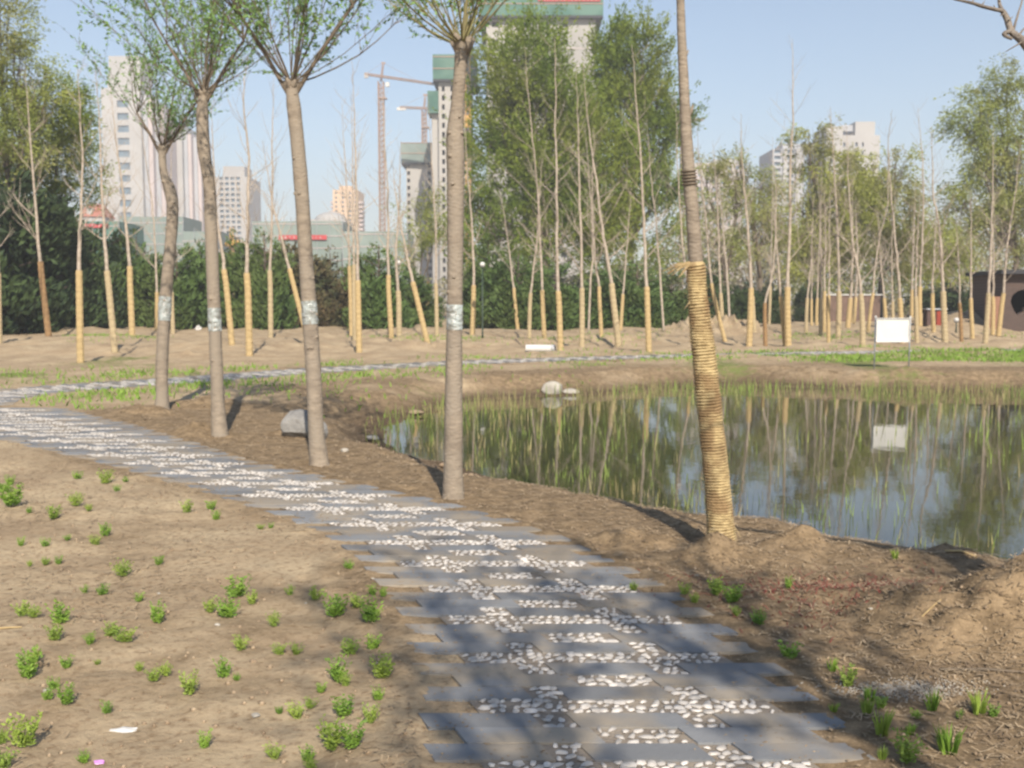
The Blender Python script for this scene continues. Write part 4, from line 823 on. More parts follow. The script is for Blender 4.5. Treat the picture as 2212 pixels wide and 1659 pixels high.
for z_, _ in rows_(b_.z(500), zt, 9.5*b_.mpp, 4): b_.box('balcony', 'tile_pink', L(776)+.003, L(784), 2, 9, z_, z_+1.1, own=True); b_.box('balcony', 'tile_pink', -1.4, -.003, 2, 9, z_, z_+1.1, own=True)
b_.done()
# white domed hall
b_ = Bld('domed_hall', 'low white hall with a shallow domed roof left of the peach tower', 'building', 300, 708, 0); b_.box('wall', 'tile_white', -5.2, 5.6, 0, 14, 0, b_.z(474)); z0_ = b_.z(474)
mb = b_.part('dome', 'tile_white'); vs = []; fs = []
for i in range(7):
    ph = i/6*math.pi/2
    for k in range(18): th = k/18*2*math.pi; vs.append((.1+5.0*math.cos(ph)*math.cos(th), 7+6.0*math.cos(ph)*math.sin(th), z0_+2.8*math.sin(ph)))
for i in range(6):
    for k in range(18): fs.append((i*18+k, i*18+(k+1)%18, (i+1)*18+(k+1)%18, (i+1)*18+k))
mb.add(vs, fs); b_.box('awning', 'white', 3.0, 6.4, -1.4, -.01, b_.z(497), b_.z(492)); b_.done()
# red roofed building
b_ = Bld('red_roof_building', 'low building with a red roof left of the tallest white tower', 'building', 220, 203, 0); z1_ = b_.z(468); b_.box('wall', 'tile_white', -2.8, 2.6, 0, 6, 0, z1_)
b_.part('roof', 'roof_red').add([(-3,-.4,z1_+.003),(2.9,-.4,z1_+.003),(2.9,6.4,z1_+.003),(-3,6.4,z1_+.003),(-2,3,z1_+3.0),(1.6,3,z1_+3.0)], [(0,1,5,4),(1,2,5),(2,3,4,5),(3,0,4),(3,2,1,0)]); b_.box('dormer', 'tile_white', -1, .2, .2, 2, z1_+.3, z1_+1.9); b_.done()
# netted construction blocks, low
def net_block(label, Yd, x0, x1, ytop, m='net_grey', banner=None):
    b_ = Bld('scaffolded_building', label, 'building', Yd, x0, 0, 'netted building site blocks'); L = lambda px: (px-x0)*b_.mpp; zt = b_.z(ytop)
    b_.box('wall', 'concrete', .3, L(x1)-.3, .6, 12, 0, zt-.8); b_.box('safety_net', m, 0, L(x1), 0, .25, 0, zt); b_.box('safety_net', m, 0, .25, .26, 12, 0, zt); b_.box('safety_net', m, L(x1)-.25, L(x1), .26, 12, 0, zt)
    n_ = int(L(x1)/2.2)
    for k in range(n_+1): b_.box('scaffold_pole', 'steel', L(x1)*k/n_-.05, L(x1)*k/n_+.05, -.12, -.02, 0, zt+.7)
    z_ = 2.2
    while z_ < zt: b_.box('scaffold_pole', 'tile_pink', -.1, L(x1)+.1, -.10, -.03, z_, z_+.14); z_ += 2.1
    if banner:
        bx0, bx1, by0, by1 = banner; zA, zB = b_.z(by1), b_.z(by0); bo = b_.box('banner', 'red', L(bx0), L(bx1), -.35, -.25, zA, zB, own=True)
        mb = MB(); hh = (zB-zA)*.55; x = L(bx0)+hh
        while x < L(bx1)-hh:
            for s_ in range(4): mb.box((x+random.uniform(-.3,.3)*hh, -.37, (zA+zB)/2+random.uniform(-.4,.4)*hh), (hh*random.uniform(.3,.8), .02, hh*.13)) if s_ % 2 else mb.box((x+random.uniform(-.3,.3)*hh, -.37, (zA+zB)/2), (hh*.14, .02, hh*random.uniform(.5,1)))
            x += hh*1.7
        mb.build('banner_lettering', M['white'], bo)
    return b_.done()
random.seed(9)
net_block('netted site block with a red banner behind the left saplings', 180, 150, 262, 478, 'net', (165,240,484,492))
net_block('pale green netted block below the white towers', 200, 262, 400, 468)
net_block('pale green netted block right of the second willow', 190, 398, 475, 500)
net_block('pale green netted block with a red lettered banner behind the third willow', 175, 548, 742, 478, 'net_grey', (606,708,508,518))
net_block('faded netted block below the peach tower', 170, 742, 880, 500)
# unfinished concrete towers
def shell_tower(label, Yd, x0, x1, ytop, ynet, cols, step, wh, netm='net_grey', rz=0, ybase=650, side_w=14, overhang=1.2):
    b_ = Bld('unfinished_tower', label, 'building', Yd, x0, rz, 'concrete towers under construction'); L = lambda px: (px-x0)*b_.mpp; zn = b_.z(ynet); zt = b_.z(ytop)
    b_.facade('wall', 'concrete', 0, L(x1), 0, zn+.4, [(L(a), L(c_)) for a, c_ in cols], rows_(b_.z(ybase), zn, step*b_.mpp, wh*b_.mpp, .25), pane='hole', depth=1.0); b_.shell('wall', 'concrete', 0, L(x1), 0, side_w, 0, zn+.4)
    z_ = b_.z(ybase)
    o_ = overhang; b_.box('safety_net', netm, -o_, L(x1)+o_, -o_, -o_+.3, zn, zt); b_.box('safety_net', netm, -o_, -o_+.3, -o_+.31, side_w+o_, zn, zt); b_.box('safety_net', netm, L(x1)+o_-.3, L(x1)+o_, -o_+.31, side_w+o_, zn, zt); b_.box('deck', 'hole', -o_+.02, L(x1)+o_-.02, -o_+.02, side_w, zn-.5, zn-.02)
    k = zn+2.2
    while k < zt: b_.box('net_rail', 'crane', -o_-.05, L(x1)+o_+.05, -o_-.12, -o_-.02, k, k+.18); k += 2.6
    return b_, L
b_, L = shell_tower('lower unfinished concrete tower with grey netted top right of the crane mast', 260, 880, 940, 310, 352, [(882,888),(925,933)], 15.5, 8); b_.done()
b_, L = shell_tower('slim unfinished tower with green net cap left of the corner willow', 230, 950, 1018, 120, 173, [(957,963),(975,981),(998,1004)], 19, 11, 'net'); b_.box('safety_net', 'net', L(926), L(949.5), .5, 8, b_.z(243), b_.z(195)); b_.box('wall', 'concrete', L(934), L(949), 2, 12, 0, b_.z(243)-.01)
# orange hoist mast beside it
for k in range(46): 
    z_ = 2+k*1.05
b_.done()
hb = MB(); zt = at(1012, 70, 226).z; hx = at(1012, 600, 226).x
for sx_ in (-.5, .5):
    for sy_ in (-.5, .5): hb.bar((hx+sx_, 226+sy_, 0), (hx+sx_, 226+sy_, zt), .12)
z_ = 0.0
while z_ < zt-1.6: hb.bar((hx-.5, 225.5, z_), (hx+.5, 225.5, z_+1.5), .09); hb.bar((hx+.5, 226.5, z_), (hx-.5, 226.5, z_+1.5), .09); z_ += 1.6
root = empty('hoist_mast', (hx, 226, 0), 'orange yellow hoist mast running up the tower beside the corner willow', 'hoist'); hb2 = MB((hx, 226, 0)); hb2.v = [tuple(Vector(v)-Vector((hx,226,0))) for v in hb.v]; hb2.f = hb.f; hb2.build('mast', M['crane_yellow'], root)
mb = MB((hx,226,0)); mb.box((hx, 224.6, at(1012,265,226).z), (1.6, 1.4, 2.6)); mb.build('hoist_car', M['crane_yellow'], root)
b_, L = shell_tower('huge unfinished concrete tower with green net cap and red banner at the top centre', 210, 1052, 1282, -95, 37, [(1064,1078),(1096,1108),(1128,1142),(1211,1224)], 37, 12, 'net', ybase=640, overhang=1.4, side_w=20)
zA, zB = b_.z(8), b_.z(-30); bo = b_.box('banner', 'red', L(1160), L(1290), -1.62, -1.53, zA, zB, own=True); mb = MB(); hh = .62
for r_ in (1, 0):
    x = L(1166)
    while x < L(1286):
        if not (L(1222) < x < L(1227)):
            zc = zA+.55+r_*1.5
            for s_ in range(3): mb.box((x, -1.65, zc-.22+s_*.22), (hh*.62, .02, .07))
            mb.box((x+random.uniform(-.12,.12), -1.665, zc), (.08, .02, .6))
        x += .8
mb.build('banner_lettering', M['white'], bo)
for z_ in rows_(b_.z(640), b_.z(60), 37*b_.mpp, 1): b_.box('floor_edge', 'tile_pink', -.05, L(1282)+.05, -.06, -.01, z_[0]-.9, z_[0]-.75)
b_.done()
# right hand towers
b_ = Bld('apartment_tower', 'pale stepped apartment tower above the yellow green willows at right', 'building', 330, 1776, 0, 'right hand towers'); L = lambda px: (px-1776)*b_.mpp; zt = b_.z(292)
b_.facade('wall', 'tile_white', 0, L(1890), 0, zt, [(L(1785), L(1791)), (L(1812), L(1817)), (L(1838), L(1843)), (L(1852), L(1856))], rows_(b_.z(600), zt, 17*b_.mpp, 9*b_.mpp), depth=.7); b_.shell('wall', 'tile_white', 0, L(1890), 0, 20, 0, zt)
b_.box('roof_block', 'tile_white', 0, L(1812), .5, 14, zt, b_.z(272)); b_.box('roof_block', 'tile_white', L(1838), L(1880), .5, 14, zt, b_.z(262)); b_.box('roof_frame', 'tile_grey', L(1812), L(1838), 2, 3, zt+1.6, b_.z(268)); b_.done()
b_ = Bld('apartment_tower', 'grey banded tower with white piers left of the pale stepped tower', 'building', 335, 1662, 0, 'right hand towers'); L = lambda px: (px-1662)*b_.mpp; zt = b_.z(322)
b_.facade('wall', 'tile_grey', 0, L(1730), 0, zt, [(L(1666), L(1680)), (L(1694), L(1708))], rows_(b_.z(600), zt, 13*b_.mpp, 7*b_.mpp), depth=.7); b_.shell('wall', 'tile_grey', 0, L(1730), 0, 18, 0, zt)
for a in (1684, 1711): b_.box('pier', 'tile_white', L(a), L(a+8), -.8, -.01, 0, zt)
b_.box('roof_block', 'tile_grey', L(1690), L(1776)-.05, 4, 14, zt, b_.z(306)); b_.done()
b_ = Bld('apartment_tower', 'faint hazy apartment tower just right of the golden rope wrapped tree', 'building', 480, 1495, 0, 'right hand towers'); L = lambda px: (px-1495)*b_.mpp; zt = b_.z(352)
b_.facade('wall', 'tile_pink', 0, L(1600), 0, zt, [(L(1504+16*k), L(1511+16*k)) for k in range(6)], rows_(b_.z(600), zt, 15*b_.mpp, 8*b_.mpp), depth=.7); b_.shell('wall', 'tile_pink', 0, L(1600), 0, 20, 0, zt); b_.box('roof_block', 'tile_white', L(1540), L(1594), 3, 14, zt, b_.z(342)); b_.done()
# brick hut, right
Yd = 46; c0 = at(2163, 700, Yd); zt = at(2163, 592, Yd).z; root = empty('brick_hut', (c0.x, Yd, 0), 'brown brick hut with a dark broken hole at the right edge', 'building', None, R(-6))
mb = MB(); w0, w1, h0, h1 = .55, 1.05, 1.0, 2.0
hole = [(.45,1.25),(.6,1.9),(.95,2.05),(1.12,1.75),(1.0,1.15),(.75,.85)]
outer = [(0,-.2),(0,zt),(6,zt),(6,-.2)]
# wall with a real hole, triangulated as a ring
ang_ = lambda p_: math.atan2(p_[1]-1.45, p_[0]-.8)
def wall_pt(an): 
    d = (math.cos(an), math.sin(an)); ts = []
    for lim, o_, dd in ((0,.8,d[0]),(6,.8,d[0])): 
        if abs(dd) > 1e-6: ts.append((lim-o_)/dd)
    for lim, o_, dd in ((-.2,1.45,d[1]),(zt,1.45,d[1])):
        if abs(dd) > 1e-6: ts.append((lim-o_)/dd)
    t_ = min(x for x in ts if x > 0); return (.8+d[0]*t_, 1.45+d[1]*t_)
cn = sorted([math.atan2(y-1.45, x-.8) for x, y in outer]); ans = sorted(set([round(-math.pi+2*math.pi*i/36, 5) for i in range(36)]+cn)); hs = sorted(hole, key=ang_); ha = [ang_(p_) for p_ in hs]
hx_ = np.interp(ans, ha, [math.hypot(p_[0]-.8, p_[1]-1.45) for p_ in hs], period=2*math.pi)
n = len(ans); vs = []
for a_, r_ in zip(ans, hx_):
    r_ = r_*random.uniform(.93,1.05); vs += [(*wall_pt(a_)[:1], 0, wall_pt(a_)[1]), (.8+math.cos(a_)*r_, 0, 1.45+math.sin(a_)*r_), (.8+math.cos(a_)*r_, .3, 1.45+math.sin(a_)*r_)]
fs = []
for i in range(n): j_ = (i+1) % n; fs += [(3*i, 3*i+1, 3*j_+1, 3*j_), (3*i+1, 3*i+2, 3*j_+2, 3*j_+1)]
mb.add(vs, fs); mb.add([(0,0,-.2),(0,4,-.2),(0,4,zt),(0,0,zt)], [(0,1,2,3)]); mb.add([(6,0,-.2),(6,4,-.2),(6,4,zt),(6,0,zt)], [(0,1,2,3)]); mb.add([(0,4,-.2),(6,4,-.2),(6,4,zt),(0,4,zt)], [(0,1,2,3)])
mb.build('wall', M['brick'], root); mb = MB(); mb.box((3, 1.9, zt+.09), (6.5, 4.8, .18)); mb.build('roof', M['hole'], root)
mb = MB(); mb.box((-.35, .2, .75), (.6, .25, 1.9)); mb.build('buttress', mat('orange_brick', (.28,.15,.10), (.22,.12,.08), 6), root)
# low brick wall behind the saplings
c0 = at(1785, 660, 72); mb = MB(); c1 = at(1900, 660, 72); mb.box(((c0.x+c1.x)/2, 72, .95), (c1.x-c0.x, .24, 1.9)); 
o = mb.build('brick_wall', mat('faded_brick', (.17,.11,.085), (.13,.09,.07), 3)); tag(o, 'low faded red brick wall far behind the saplings left of the sign', 'wall')
mb = MB(o.location); mb.box(((c0.x+c1.x)/2, 72, 1.94), (c1.x-c0.x+.2, .4, .08)); mb.build('coping', M['white'], o)
# ---------------------------------------------------------------- cranes
def lattice(mb, a, b2, w_, step, r_):
    a = Vector(a); b2 = Vector(b2); d = (b2-a).normalized(); u = d.cross(Vector((0,1,0))).normalized() if abs(d.y) < .9 else Vector((1,0,0)); v = d.cross(u); Lh = (b2-a).length; cs = [(u*sx_+v*sy_)*w_/2 for sx_, sy_ in ((-1,-1),(1,-1),(1,1),(-1,1))]
    for c_ in cs: mb.bar(a+c_, b2+c_, r_)
    n_ = int(Lh/step)
    for i in range(n_):
        p0 = a+d*step*i; p1 = p0+d*step
        for k in range(4): mb.bar(p0+cs[k], p1+cs[(k+1) % 4], r_*.7); mb.bar(p0+cs[k], p0+cs[(k+1) % 4], r_*.7)
def crane(label, Yd, mx, ytop, jib0, jib1, yj, wpx=9, cwcol='white', collar=None):
    b0 = at(mx, 650, Yd); s1 = mpp(Yd); root = empty('tower_crane', (b0.x, Yd, 0), label, 'crane', 'tower cranes on the building site'); org = root.location.copy()
    mb = MB(org); zj = at(mx, yj, Yd).z; lattice(mb, (b0.x, Yd, 0), (b0.x, Yd, zj), wpx*s1, wpx*s1, .16*s1*7); mb.build('mast', M['crane'], root)
    mb = MB(org); p0 = at(jib0[0], jib0[1], Yd-1); p1 = at(jib1[0], jib1[1], Yd-1); lattice(mb, p0, p1, 3.2*s1*1.2, 5*s1, .09*s1*7); mb.build('jib', M['crane'], root)
    mb = MB(org); top = at(mx, ytop, Yd); lattice(mb, (b0.x, Yd, zj), top, 3*s1, 5*s1, .09*s1*7); mb.box(top, (9*s1, 2*s1, 3*s1)); mb.bar(top, p0, .04*s1*7); mb.bar(top, p0.lerp(p1, .72), .04*s1*7); mb.build('tower_head', M['crane'], root)
    mb = MB(org); mb.box(at(mx+9, yj+7, Yd-1), (8*s1, 6*s1, 9*s1)); mb.build('cab', M['white'], root)
    mb = MB(org); mb.box(p0+Vector((3*s1, 0, -3*s1)), (8*s1 if cwcol == 'concrete' else 19*s1, 4*s1, 10*s1 if cwcol == 'concrete' else 6*s1)); mb.build('counterweight', M[cwcol], root)
    if collar:
        mb = MB(org); c_ = at(mx, collar, Yd); mb.box(c_, (15*s1, 15*s1, 2.5*s1)); mb.build('climbing_collar', M['crane'], root)
crane('tall tower crane with a long jib left of the corner willow', 240, 828, 136, (788,160), (955,184), 176, 11, 'concrete', 213)
crane('shorter tower crane with a white counterweight behind the slim tower', 280, 919, 205, (864,232), (975,236), 236, 9, 'white', 276)
crane('distant crane mast half hidden by the golden rope wrapped tree', 300, 1470, 232, (1452,262), (1520,258), 258, 8, 'concrete')
random.seed(3)
# small yellow loader crane
root = empty('mobile_crane', at(503, 650, 160)[:2]+(0,) if False else (at(503,650,160).x, 160, 0), 'small orange yellow crane standing before the grey grid tower', 'crane'); org = root.location.copy(); mb = MB(org)
lattice(mb, (org.x, 160, 0), at(500, 490, 160), .5, .9, .045); mb.build('mast', M['crane_yellow'], root); mb = MB(org); lattice(mb, at(487, 528, 160), at(522, 522, 160), .5, .7, .06); mb.box(at(508, 524, 159.5), (1.2, .8, .8)); mb.build('boom', M['crane_yellow'], root)
# ---------------------------------------------------------------- sign, pipe, rocks, lamps, bits
Yd = gnd(1891, 795).y; pl = at(1891, 795, Yd); pr = at(1965, 793, Yd); s1 = mpp(Yd); zg = min(tz(pl.x, Yd), tz(pr.x, Yd)); root = empty('sign_board', ((pl.x+pr.x)/2, Yd, zg), 'blank white sign board on two thin steel posts on the far bank', 'sign'); org = root.location.copy()
for x_p, yt in ((1891,684),(1966,685)):
    mb = MB(org); a_ = at(x_p+.5, yt, Yd); mb.tube([(a_.x, Yd, zg-.15), (a_.x, Yd, a_.z)], [.016, .016], 10); po = mb.build('post', M['steel'], root, True)
    mb = MB(org); mb.tube([(a_.x, Yd, a_.z-.02), (a_.x, Yd, a_.z+.012), (a_.x, Yd, a_.z+.02)], [.026, .026, .01], 10); mb.build('post_cap', M['white'], po)
mb = MB(org); c_ = at(1928.5, 713, Yd-.024); mb.box(c_, (71*s1, .02, 50*s1)); pn = mb.build('panel', M['white'], root)
mb = MB(org); w2, h2 = 35.8*s1, 25.2*s1
for dx, dz, sx_, sz_ in ((0,h2,2*w2,.016),(0,-h2,2*w2,.016),(-w2,0,.016,2*h2-.02),(w2,0,.016,2*h2-.02)): mb.box((c_.x+dx, Yd-.047, c_.z+dz), (sx_, .03, sz_))
mb.build('frame', M['white'], pn)
mb = MB(org)
for x_p in (1891, 1966):
    for y_ in (698, 728): mb.box(at(x_p, y_, Yd-.02), (.05, .03, .02))
mb.build('bracket', M['steel'], root)
# concrete pipe lying down
q = gnd(1168, 757); Yd = q.y; z0 = tz(q.x, Yd); s1 = mpp(Yd); root = empty('concrete_pipe', (q.x, Yd, z0), 'white concrete pipe lying on the soil behind the far path', 'pipe'); mb = MB(root.location); r_ = 8*s1
a_ = Vector((at(1137,750,Yd).x, Yd+.1, z0+r_*.85)); b2 = Vector((at(1199,750,Yd).x, Yd-.1, z0+r_*.85))
ring_o, n = [], 20; dr = (b2-a_).normalized(); u = Vector((0,0,1)); v = dr.cross(u); vs = []
for p_ in (a_, b2):
    for rr_ in (r_, r_*.72):
        for k in range(n): an = 2*math.pi*k/n; vs.append(p_+u*math.cos(an)*rr_+v*math.sin(an)*rr_)
fs = []
for k in range(n): k2 = (k+1) % n; fs += [(k, k2, 2*n+k2, 2*n+k), (n+k2, n+k, 3*n+k, 3*n+k2), (k2, k, n+k, n+k2), (2*n+k, 2*n+k2, 3*n+k2, 3*n+k)]
mb.add(vs, fs); mb.build('pipe_wall', M['white'], root); mb = MB(root.location); mb.tube([b2-dr*.12, b2-dr*.02], [r_*1.03, r_*1.03], 20, cap=False); mb.build('rim', M['tile_grey'], root)
# rocks
def rock(name, px, py, wpx, hpx, material, label, seed, z=None, group=None, flat=1.0):
    rs = np.random.RandomState(seed); q = gnd(px, py, z if z is not None else 0); s1 = mpp(q.y); z0 = tz(q.x, q.y) if z is None else z
    import bmesh; bm = bmesh.new(); bmesh.ops.create_icosphere(bm, subdivisions=3, radius=1); pl_ = [(Vector(rs.normal(size=3)).normalized(), rs.uniform(.62, .95)) for _ in range(11)]
    for v_ in bm.verts:
        for nn, dd in pl_:
            t_ = v_.co.dot(nn)
            if t_ > dd: v_.co -= nn*(t_-dd)*.92
        v_.co *= 1+rs.uniform(-.025,.025); v_.co.x *= wpx*s1/2; v_.co.y *= wpx*s1/2*.8*flat; v_.co.z = v_.co.z*hpx*s1*.62+hpx*s1*.38
    me = bpy.data.meshes.new(name); bm.to_mesh(me); bm.free(); o = link(name, me, material, None, (q.x, q.y, z0)); o.rotation_euler = (0, 0, 0); return tag(o, label, 'rock', group)
rock('boulder', 648, 938, 92, 60, M['stone'], 'grey veined boulder on the bank behind the third willow', 33)
rock('boulder', 690, 940, 42, 42, M['stone'], 'smaller grey boulder peeping out right of the third willow', 5)
rock('boulder', 1194, 853, 50, 30, M['pale_stone'], 'pale angular rock at the far waterline', 8, WZ)
rock('boulder', 1233, 852, 40, 13, M['pale_stone'], 'low flat rock touching the pale angular one at the waterline', 9, WZ)
rock('boulder', 745, 972, 22, 10, M['pale_stone'], 'small pale stone in the trunk shadow beside the third willow', 12)
rock('boulder', 805, 950, 34, 10, M['stone'], 'flat grey stone at the near left tip of the pond', 14, WZ+.05)
rock('boulder', 900, 893, 36, 8, M['clod'], 'flat brown stone on the far shore left of the corner willow', 15, WZ+.04)
q = gnd(1955, 1492); n = 1500; x_ = RS.normal(q.x, .13, n); y_ = RS.normal(q.y, .045, n); s = RS.uniform(.002, .006, n)
V = (oct_[None]*s[:,None,None]*RS.uniform(.6,1.3,(n,6,1))+np.stack([x_, y_, TZ(x_, y_)+.3*s], -1)[:,None]).reshape(-1,3)
o = link('pale_grit', quads_mesh('pale_grit', V, (tri[None]+(np.arange(n)*6)[:,None,None]).reshape(-1,3)), M['pale_stone']); tag(o, 'patch of pale grit in the litter at lower right', 'grit', kind='stuff')
random.seed(21)
for px, py in [(795,975),(850,1003),(900,1000),(960,1008),(1010,1030),(1090,1052),(1160,1072),(1240,1085),(1690,1160),(1660,1150),(1830,1188),(1980,1222),(2080,1245),(2150,1252),(2190,1262),(1560,820),(1480,822),(1420,826),(1900,812),(2060,820)]:
    rock('shore_stone', px+random.uniform(-6,6), py, random.uniform(8,18), random.uniform(5,9), M['pale_stone' if random.random() < .6 else 'clod'], 'small stone on the muddy rim of the pond', random.randrange(999), WZ+.06, 'small stones round the pond')
for px, py, w_ in [(343,1283,9),(470,1352,14),(660,1302,8),(480,1420,7),(552,1548,22),(100,1492,18),(805,1252,9),(815,1430,8),(1505,1246,12),(1880,1350,10),(1630,1440,8)]:
    rock('pebble_stone', px, py, w_, w_*.4, M['pale_stone'], 'small loose pale stone lying on the foreground soil', random.randrange(999), None, 'loose stones in the foreground')
# litter items
q = gnd(428, 716); z0 = tz(q.x, q.y); root = empty('plastic_bag', (q.x, q.y, z0), 'crumpled white plastic bag on the soil behind the second willow', 'bag'); root_m = MB(root.location)
import bmesh
def blob(name, loc, sx_, sy_, sz_, material, parent=None, seed=1, rough=.3):
    rs = np.random.RandomState(seed); bm = bmesh.new(); bmesh.ops.create_icosphere(bm, subdivisions=2, radius=1)
    for v_ in bm.verts: v_.co *= 1+rs.uniform(-rough, rough); v_.co = Vector((v_.co.x*sx_, v_.co.y*sy_, v_.co.z*sz_+sz_*.7))
    me = bpy.data.meshes.new(name); bm.to_mesh(me); bm.free(); return link(name, me, material, parent, loc)
blob('bag_body', (0,0,0), .16, .14, .13, M['white'], root, 4); blob('knot', (.03,0,.17), .05, .05, .05, M['white'], root, 5)
q = gnd(215, 1640); o = blob('plastic_scrap', (q.x, q.y, tz(q.x, q.y)), .018, .012, .006, M['pink_plastic'], None, 8); tag(o, 'tiny violet plastic scrap on the sand at the bottom left', 'scrap')
q = gnd(270, 1568); o = blob('paper_scrap', (q.x, q.y, tz(q.x, q.y)), .045, .02, .006, M['white'], None, 9); tag(o, 'thin crumpled whitish scrap on the sand at the lower left', 'scrap')
def stick(a_, b2, w_, label, m='litter', grp=None):
    A = gnd(*a_); B_ = gnd(*b2); mb = MB(); mb.tube([(A.x, A.y, tz(A.x, A.y)+w_), ((A.x+B_.x)/2, (A.y+B_.y)/2, tz((A.x+B_.x)/2, (A.y+B_.y)/2)+w_*1.6), (B_.x, B_.y, tz(B_.x, B_.y)+w_)], [w_, w_, w_*.6], 6); o = mb.build('dry_stick', M[m]); tag(o, label, 'stick', grp)
stick((-20,1370), (48,1368), .005, 'pale dry stalk lying across the left picture edge', 'straw')
stick((1990,1376), (2030,1372), .003, 'short straw on the earth mound at lower right', 'straw'); stick((2030,1455), (2230,1462), .006, 'long dark stick below the earth mound at lower right', 'mid_bark')
stick((2040,1218), (2110,1222), .007, 'pale stick lying on the muddy shore at right', 'straw'); stick((1820,1448), (1870,1446), .003, 'short pale stalk in the litter below the red creeper', 'straw')
# lamps with globe heads
def lamp(px, py, Yd, label, hidden=0):
    c_ = at(px, py, Yd); z0 = tz(c_.x, Yd); root = empty('lamp_post', (c_.x, Yd, z0), label, 'lamp', 'park lamps'); org = root.location.copy()
    mb = MB(org); mb.tube([(c_.x, Yd, z0-.1), (c_.x, Yd, z0+.3), (c_.x, Yd, c_.z-.12)], [.05, .03, .022], 10); mb.build('pole', M['lamp_pole'], root, True)
    o = blob('globe', (0,0,0), .11, .11, .10, M['white'], root, 2, 0.0); o.location = (0, 0, c_.z-z0-.09); mb = MB(org); mb.tube([(c_.x, Yd, c_.z-.13), (c_.x, Yd, c_.z-.08)], [.09, .12], 12); mb.build('collar', M['steel'], root)
lamp(1042, 570, 40, 'white globe lamp standing out against the dark green bush right of the corner willow'); lamp(861, 566, 45, 'white topped lamp beside the wrapped sapling with the dark stem'); lamp(2066, 690, 44, 'slim pale lamp post left of the brick hut')
# small red and brown box kiosk
Yd = 47; c_ = at(2016, 732, Yd); z0 = tz(c_.x, Yd); root = empty('utility_box', (c_.x, Yd, z0), 'low box with a brown half and a red half behind the saplings', 'box'); s1 = mpp(Yd)
mb = MB(); mb.box((-10*s1, 0, .35), (19*s1, .5, .72)); mb.build('cabinet', mat('brown_paint', (.11,.07,.06), (.08,.055,.05), 2), root); mb = MB(); mb.box((10*s1, -.02, .32), (19*s1, .5, .66)); mb.build('door_panel', M['rust'], root); mb = MB(); mb.box((0, 0, .745), (44*s1, .7, .06)); mb.build('lid', M['tile_grey'], root)
# ---------------------------------------------------------------- trees whose shade and branch reach the picture
random.seed(31)
root = empty('locust_tree', (3.0, 3.1, tz(3.0,3.1)), 'dark gnarled tree reaching a crooked bare branch into the top right corner', 'tree'); org = root.location.copy(); mb = MB(org)
tp, tr = spline([Vector((3.0,3.1,-.1)), Vector((3.05,3.1,1.0)), Vector((2.95,3.2,2.0)), Vector((3.2,3.1,3.4)), Vector((3.1,2.9,5.2))], [.13,.11,.10,.07,.03], 4); mb.tube(tp, tr, 12, jit=.06); mb.build('trunk', M['dark_bark'], root, True)
mb = MB(org); Yb = 3.7
def br_px(pts, w0, w1):
    P = [at(x, y, Yb+d_) for x, y, d_ in pts]; rd = [(w0+(w1-w0)*i/(len(P)-1))*mpp(Yb)/2 for i in range(len(P))]; pp, pr_ = spline(P, rd, 4); mb.tube(pp, pr_, 8, jit=.12)
S_ = Vector((2.97,3.2,2.05)); E_ = at(2250,150,Yb); mb.tube([S_, (S_+E_)/2+Vector((0,0,.03)), E_], [.045,.032,.018], 9)
br_px([(2250,150,0),(2212,92,0),(2186,70,.03),(2176,42,.05),(2166,24,.05)], 19, 11); br_px([(2166,24,.05),(2130,16,0),(2098,6,-.05),(2050,-6,-.1),(2000,-30,-.1)], 9, 3.5); br_px([(2166,24,.05),(2158,2,.1),(2160,-40,.15),(2140,-90,.2)], 9, 3)
br_px([(2188,70,.03),(2196,40,.1),(2206,8,.15),(2215,-30,.2)], 6, 2.5); br_px([(2186,66,.03),(2168,74,0),(2186,84,0)], 11, 6); br_px([(2212,88,0),(2192,100,-.02),(2172,112,-.03)], 4, 1.5); br_px([(2200,78,0),(2212,62,.02),(2230,50,.03)], 5, 2)
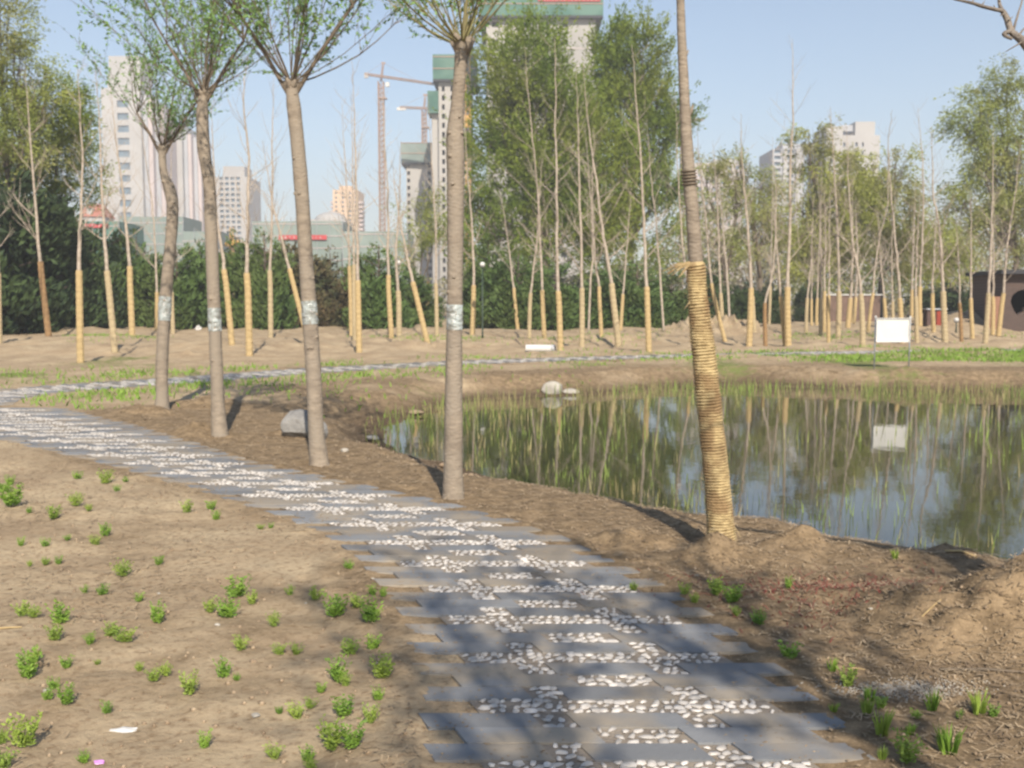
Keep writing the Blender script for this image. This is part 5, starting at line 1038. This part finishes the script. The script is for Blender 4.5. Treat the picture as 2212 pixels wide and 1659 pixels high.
for x, y, x2, y2 in ((2178,44,2188,36),(2150,20,2146,10),(2120,12,2128,2),(2098,6,2108,-6),(2070,0,2062,-12),(2170,30,2160,34),(2160,4,2152,-6)): br_px([(x,y,.03),(x2,y2,.03)], 4, 1)
for k in range(34):
    i = random.randrange(8, len(tp)-1); a_ = random.uniform(-1.3, 1.6); d = Vector((math.cos(a_), math.sin(a_)*.9, random.uniform(.2, .9))).normalized(); L_ = random.uniform(.8, 2.0); e = tp[i]+d*L_; 
    if e.x < e.y*.56 and e.y > .2: continue
    mb.tube([tp[i], tp[i].lerp(e, .5)+Vector((random.gauss(0,.1), random.gauss(0,.1), random.gauss(0,.06))), e], [.022,.014,.005], 5, jit=.1)
mb.build('branches', M['grey_bark'], root, True)
for k, (x, y, hh, lab, nsh) in enumerate(((2.2,-1.9,4.0,'pollard willow behind the camera shading the slab path',16), (1.3,-3.2,4.6,'taller pollard willow behind the camera shading the foreground',12), (4.3,-1.0,3.9,'pollard willow outside the right of the view shading the litter',13))):
    random.seed(60+k); root = empty('willow_tree', (x, y, tz(x, y)), lab, 'tree', 'pollard willows along the path'); org = root.location.copy(); mb = MB(org); head = Vector((x+.1, y, hh)); mb.tube([(x,y,-.1),(x-.04,y,hh*.5),head], [.10,.08,.07], 12, jit=.04); mb.build('trunk', M['bark'], root, True)
    mbB = MB(org); LP, LS, LD = [], [], []; shoots(org, head, nsh, 2.1, 1.2, mbB, LP, LS, LD, nt=9, nleaf=15, r0=.016, lsz=.075); mbB.build('branches', M['mid_bark'], root); leaf_obj('leaves', LP, LS, LD, org, M['leaf'], root)
# ---------------------------------------------------------------- haze
mb = MB(); mb.box((0, 670, 68), (1860, 1500, 144)); me = bpy.data.meshes.new('haze'); me.from_pydata(mb.v, [], mb.f); hz = bpy.data.materials.new('haze'); hz.use_nodes = True; t = hz.node_tree; t.nodes.remove(t.nodes['Principled BSDF'])
pv = t.nodes.new('ShaderNodeVolumePrincipled'); pv.inputs['Color'].default_value = (.93,.95,1,1); pv.inputs['Density'].default_value = .0010; t.links.new(pv.outputs[0], t.nodes['Material Output'].inputs['Volume'])
me.materials.append(hz); o = link('haze', me, None); tag(o, 'thin pale haze in the air', 'haze', kind='stuff')
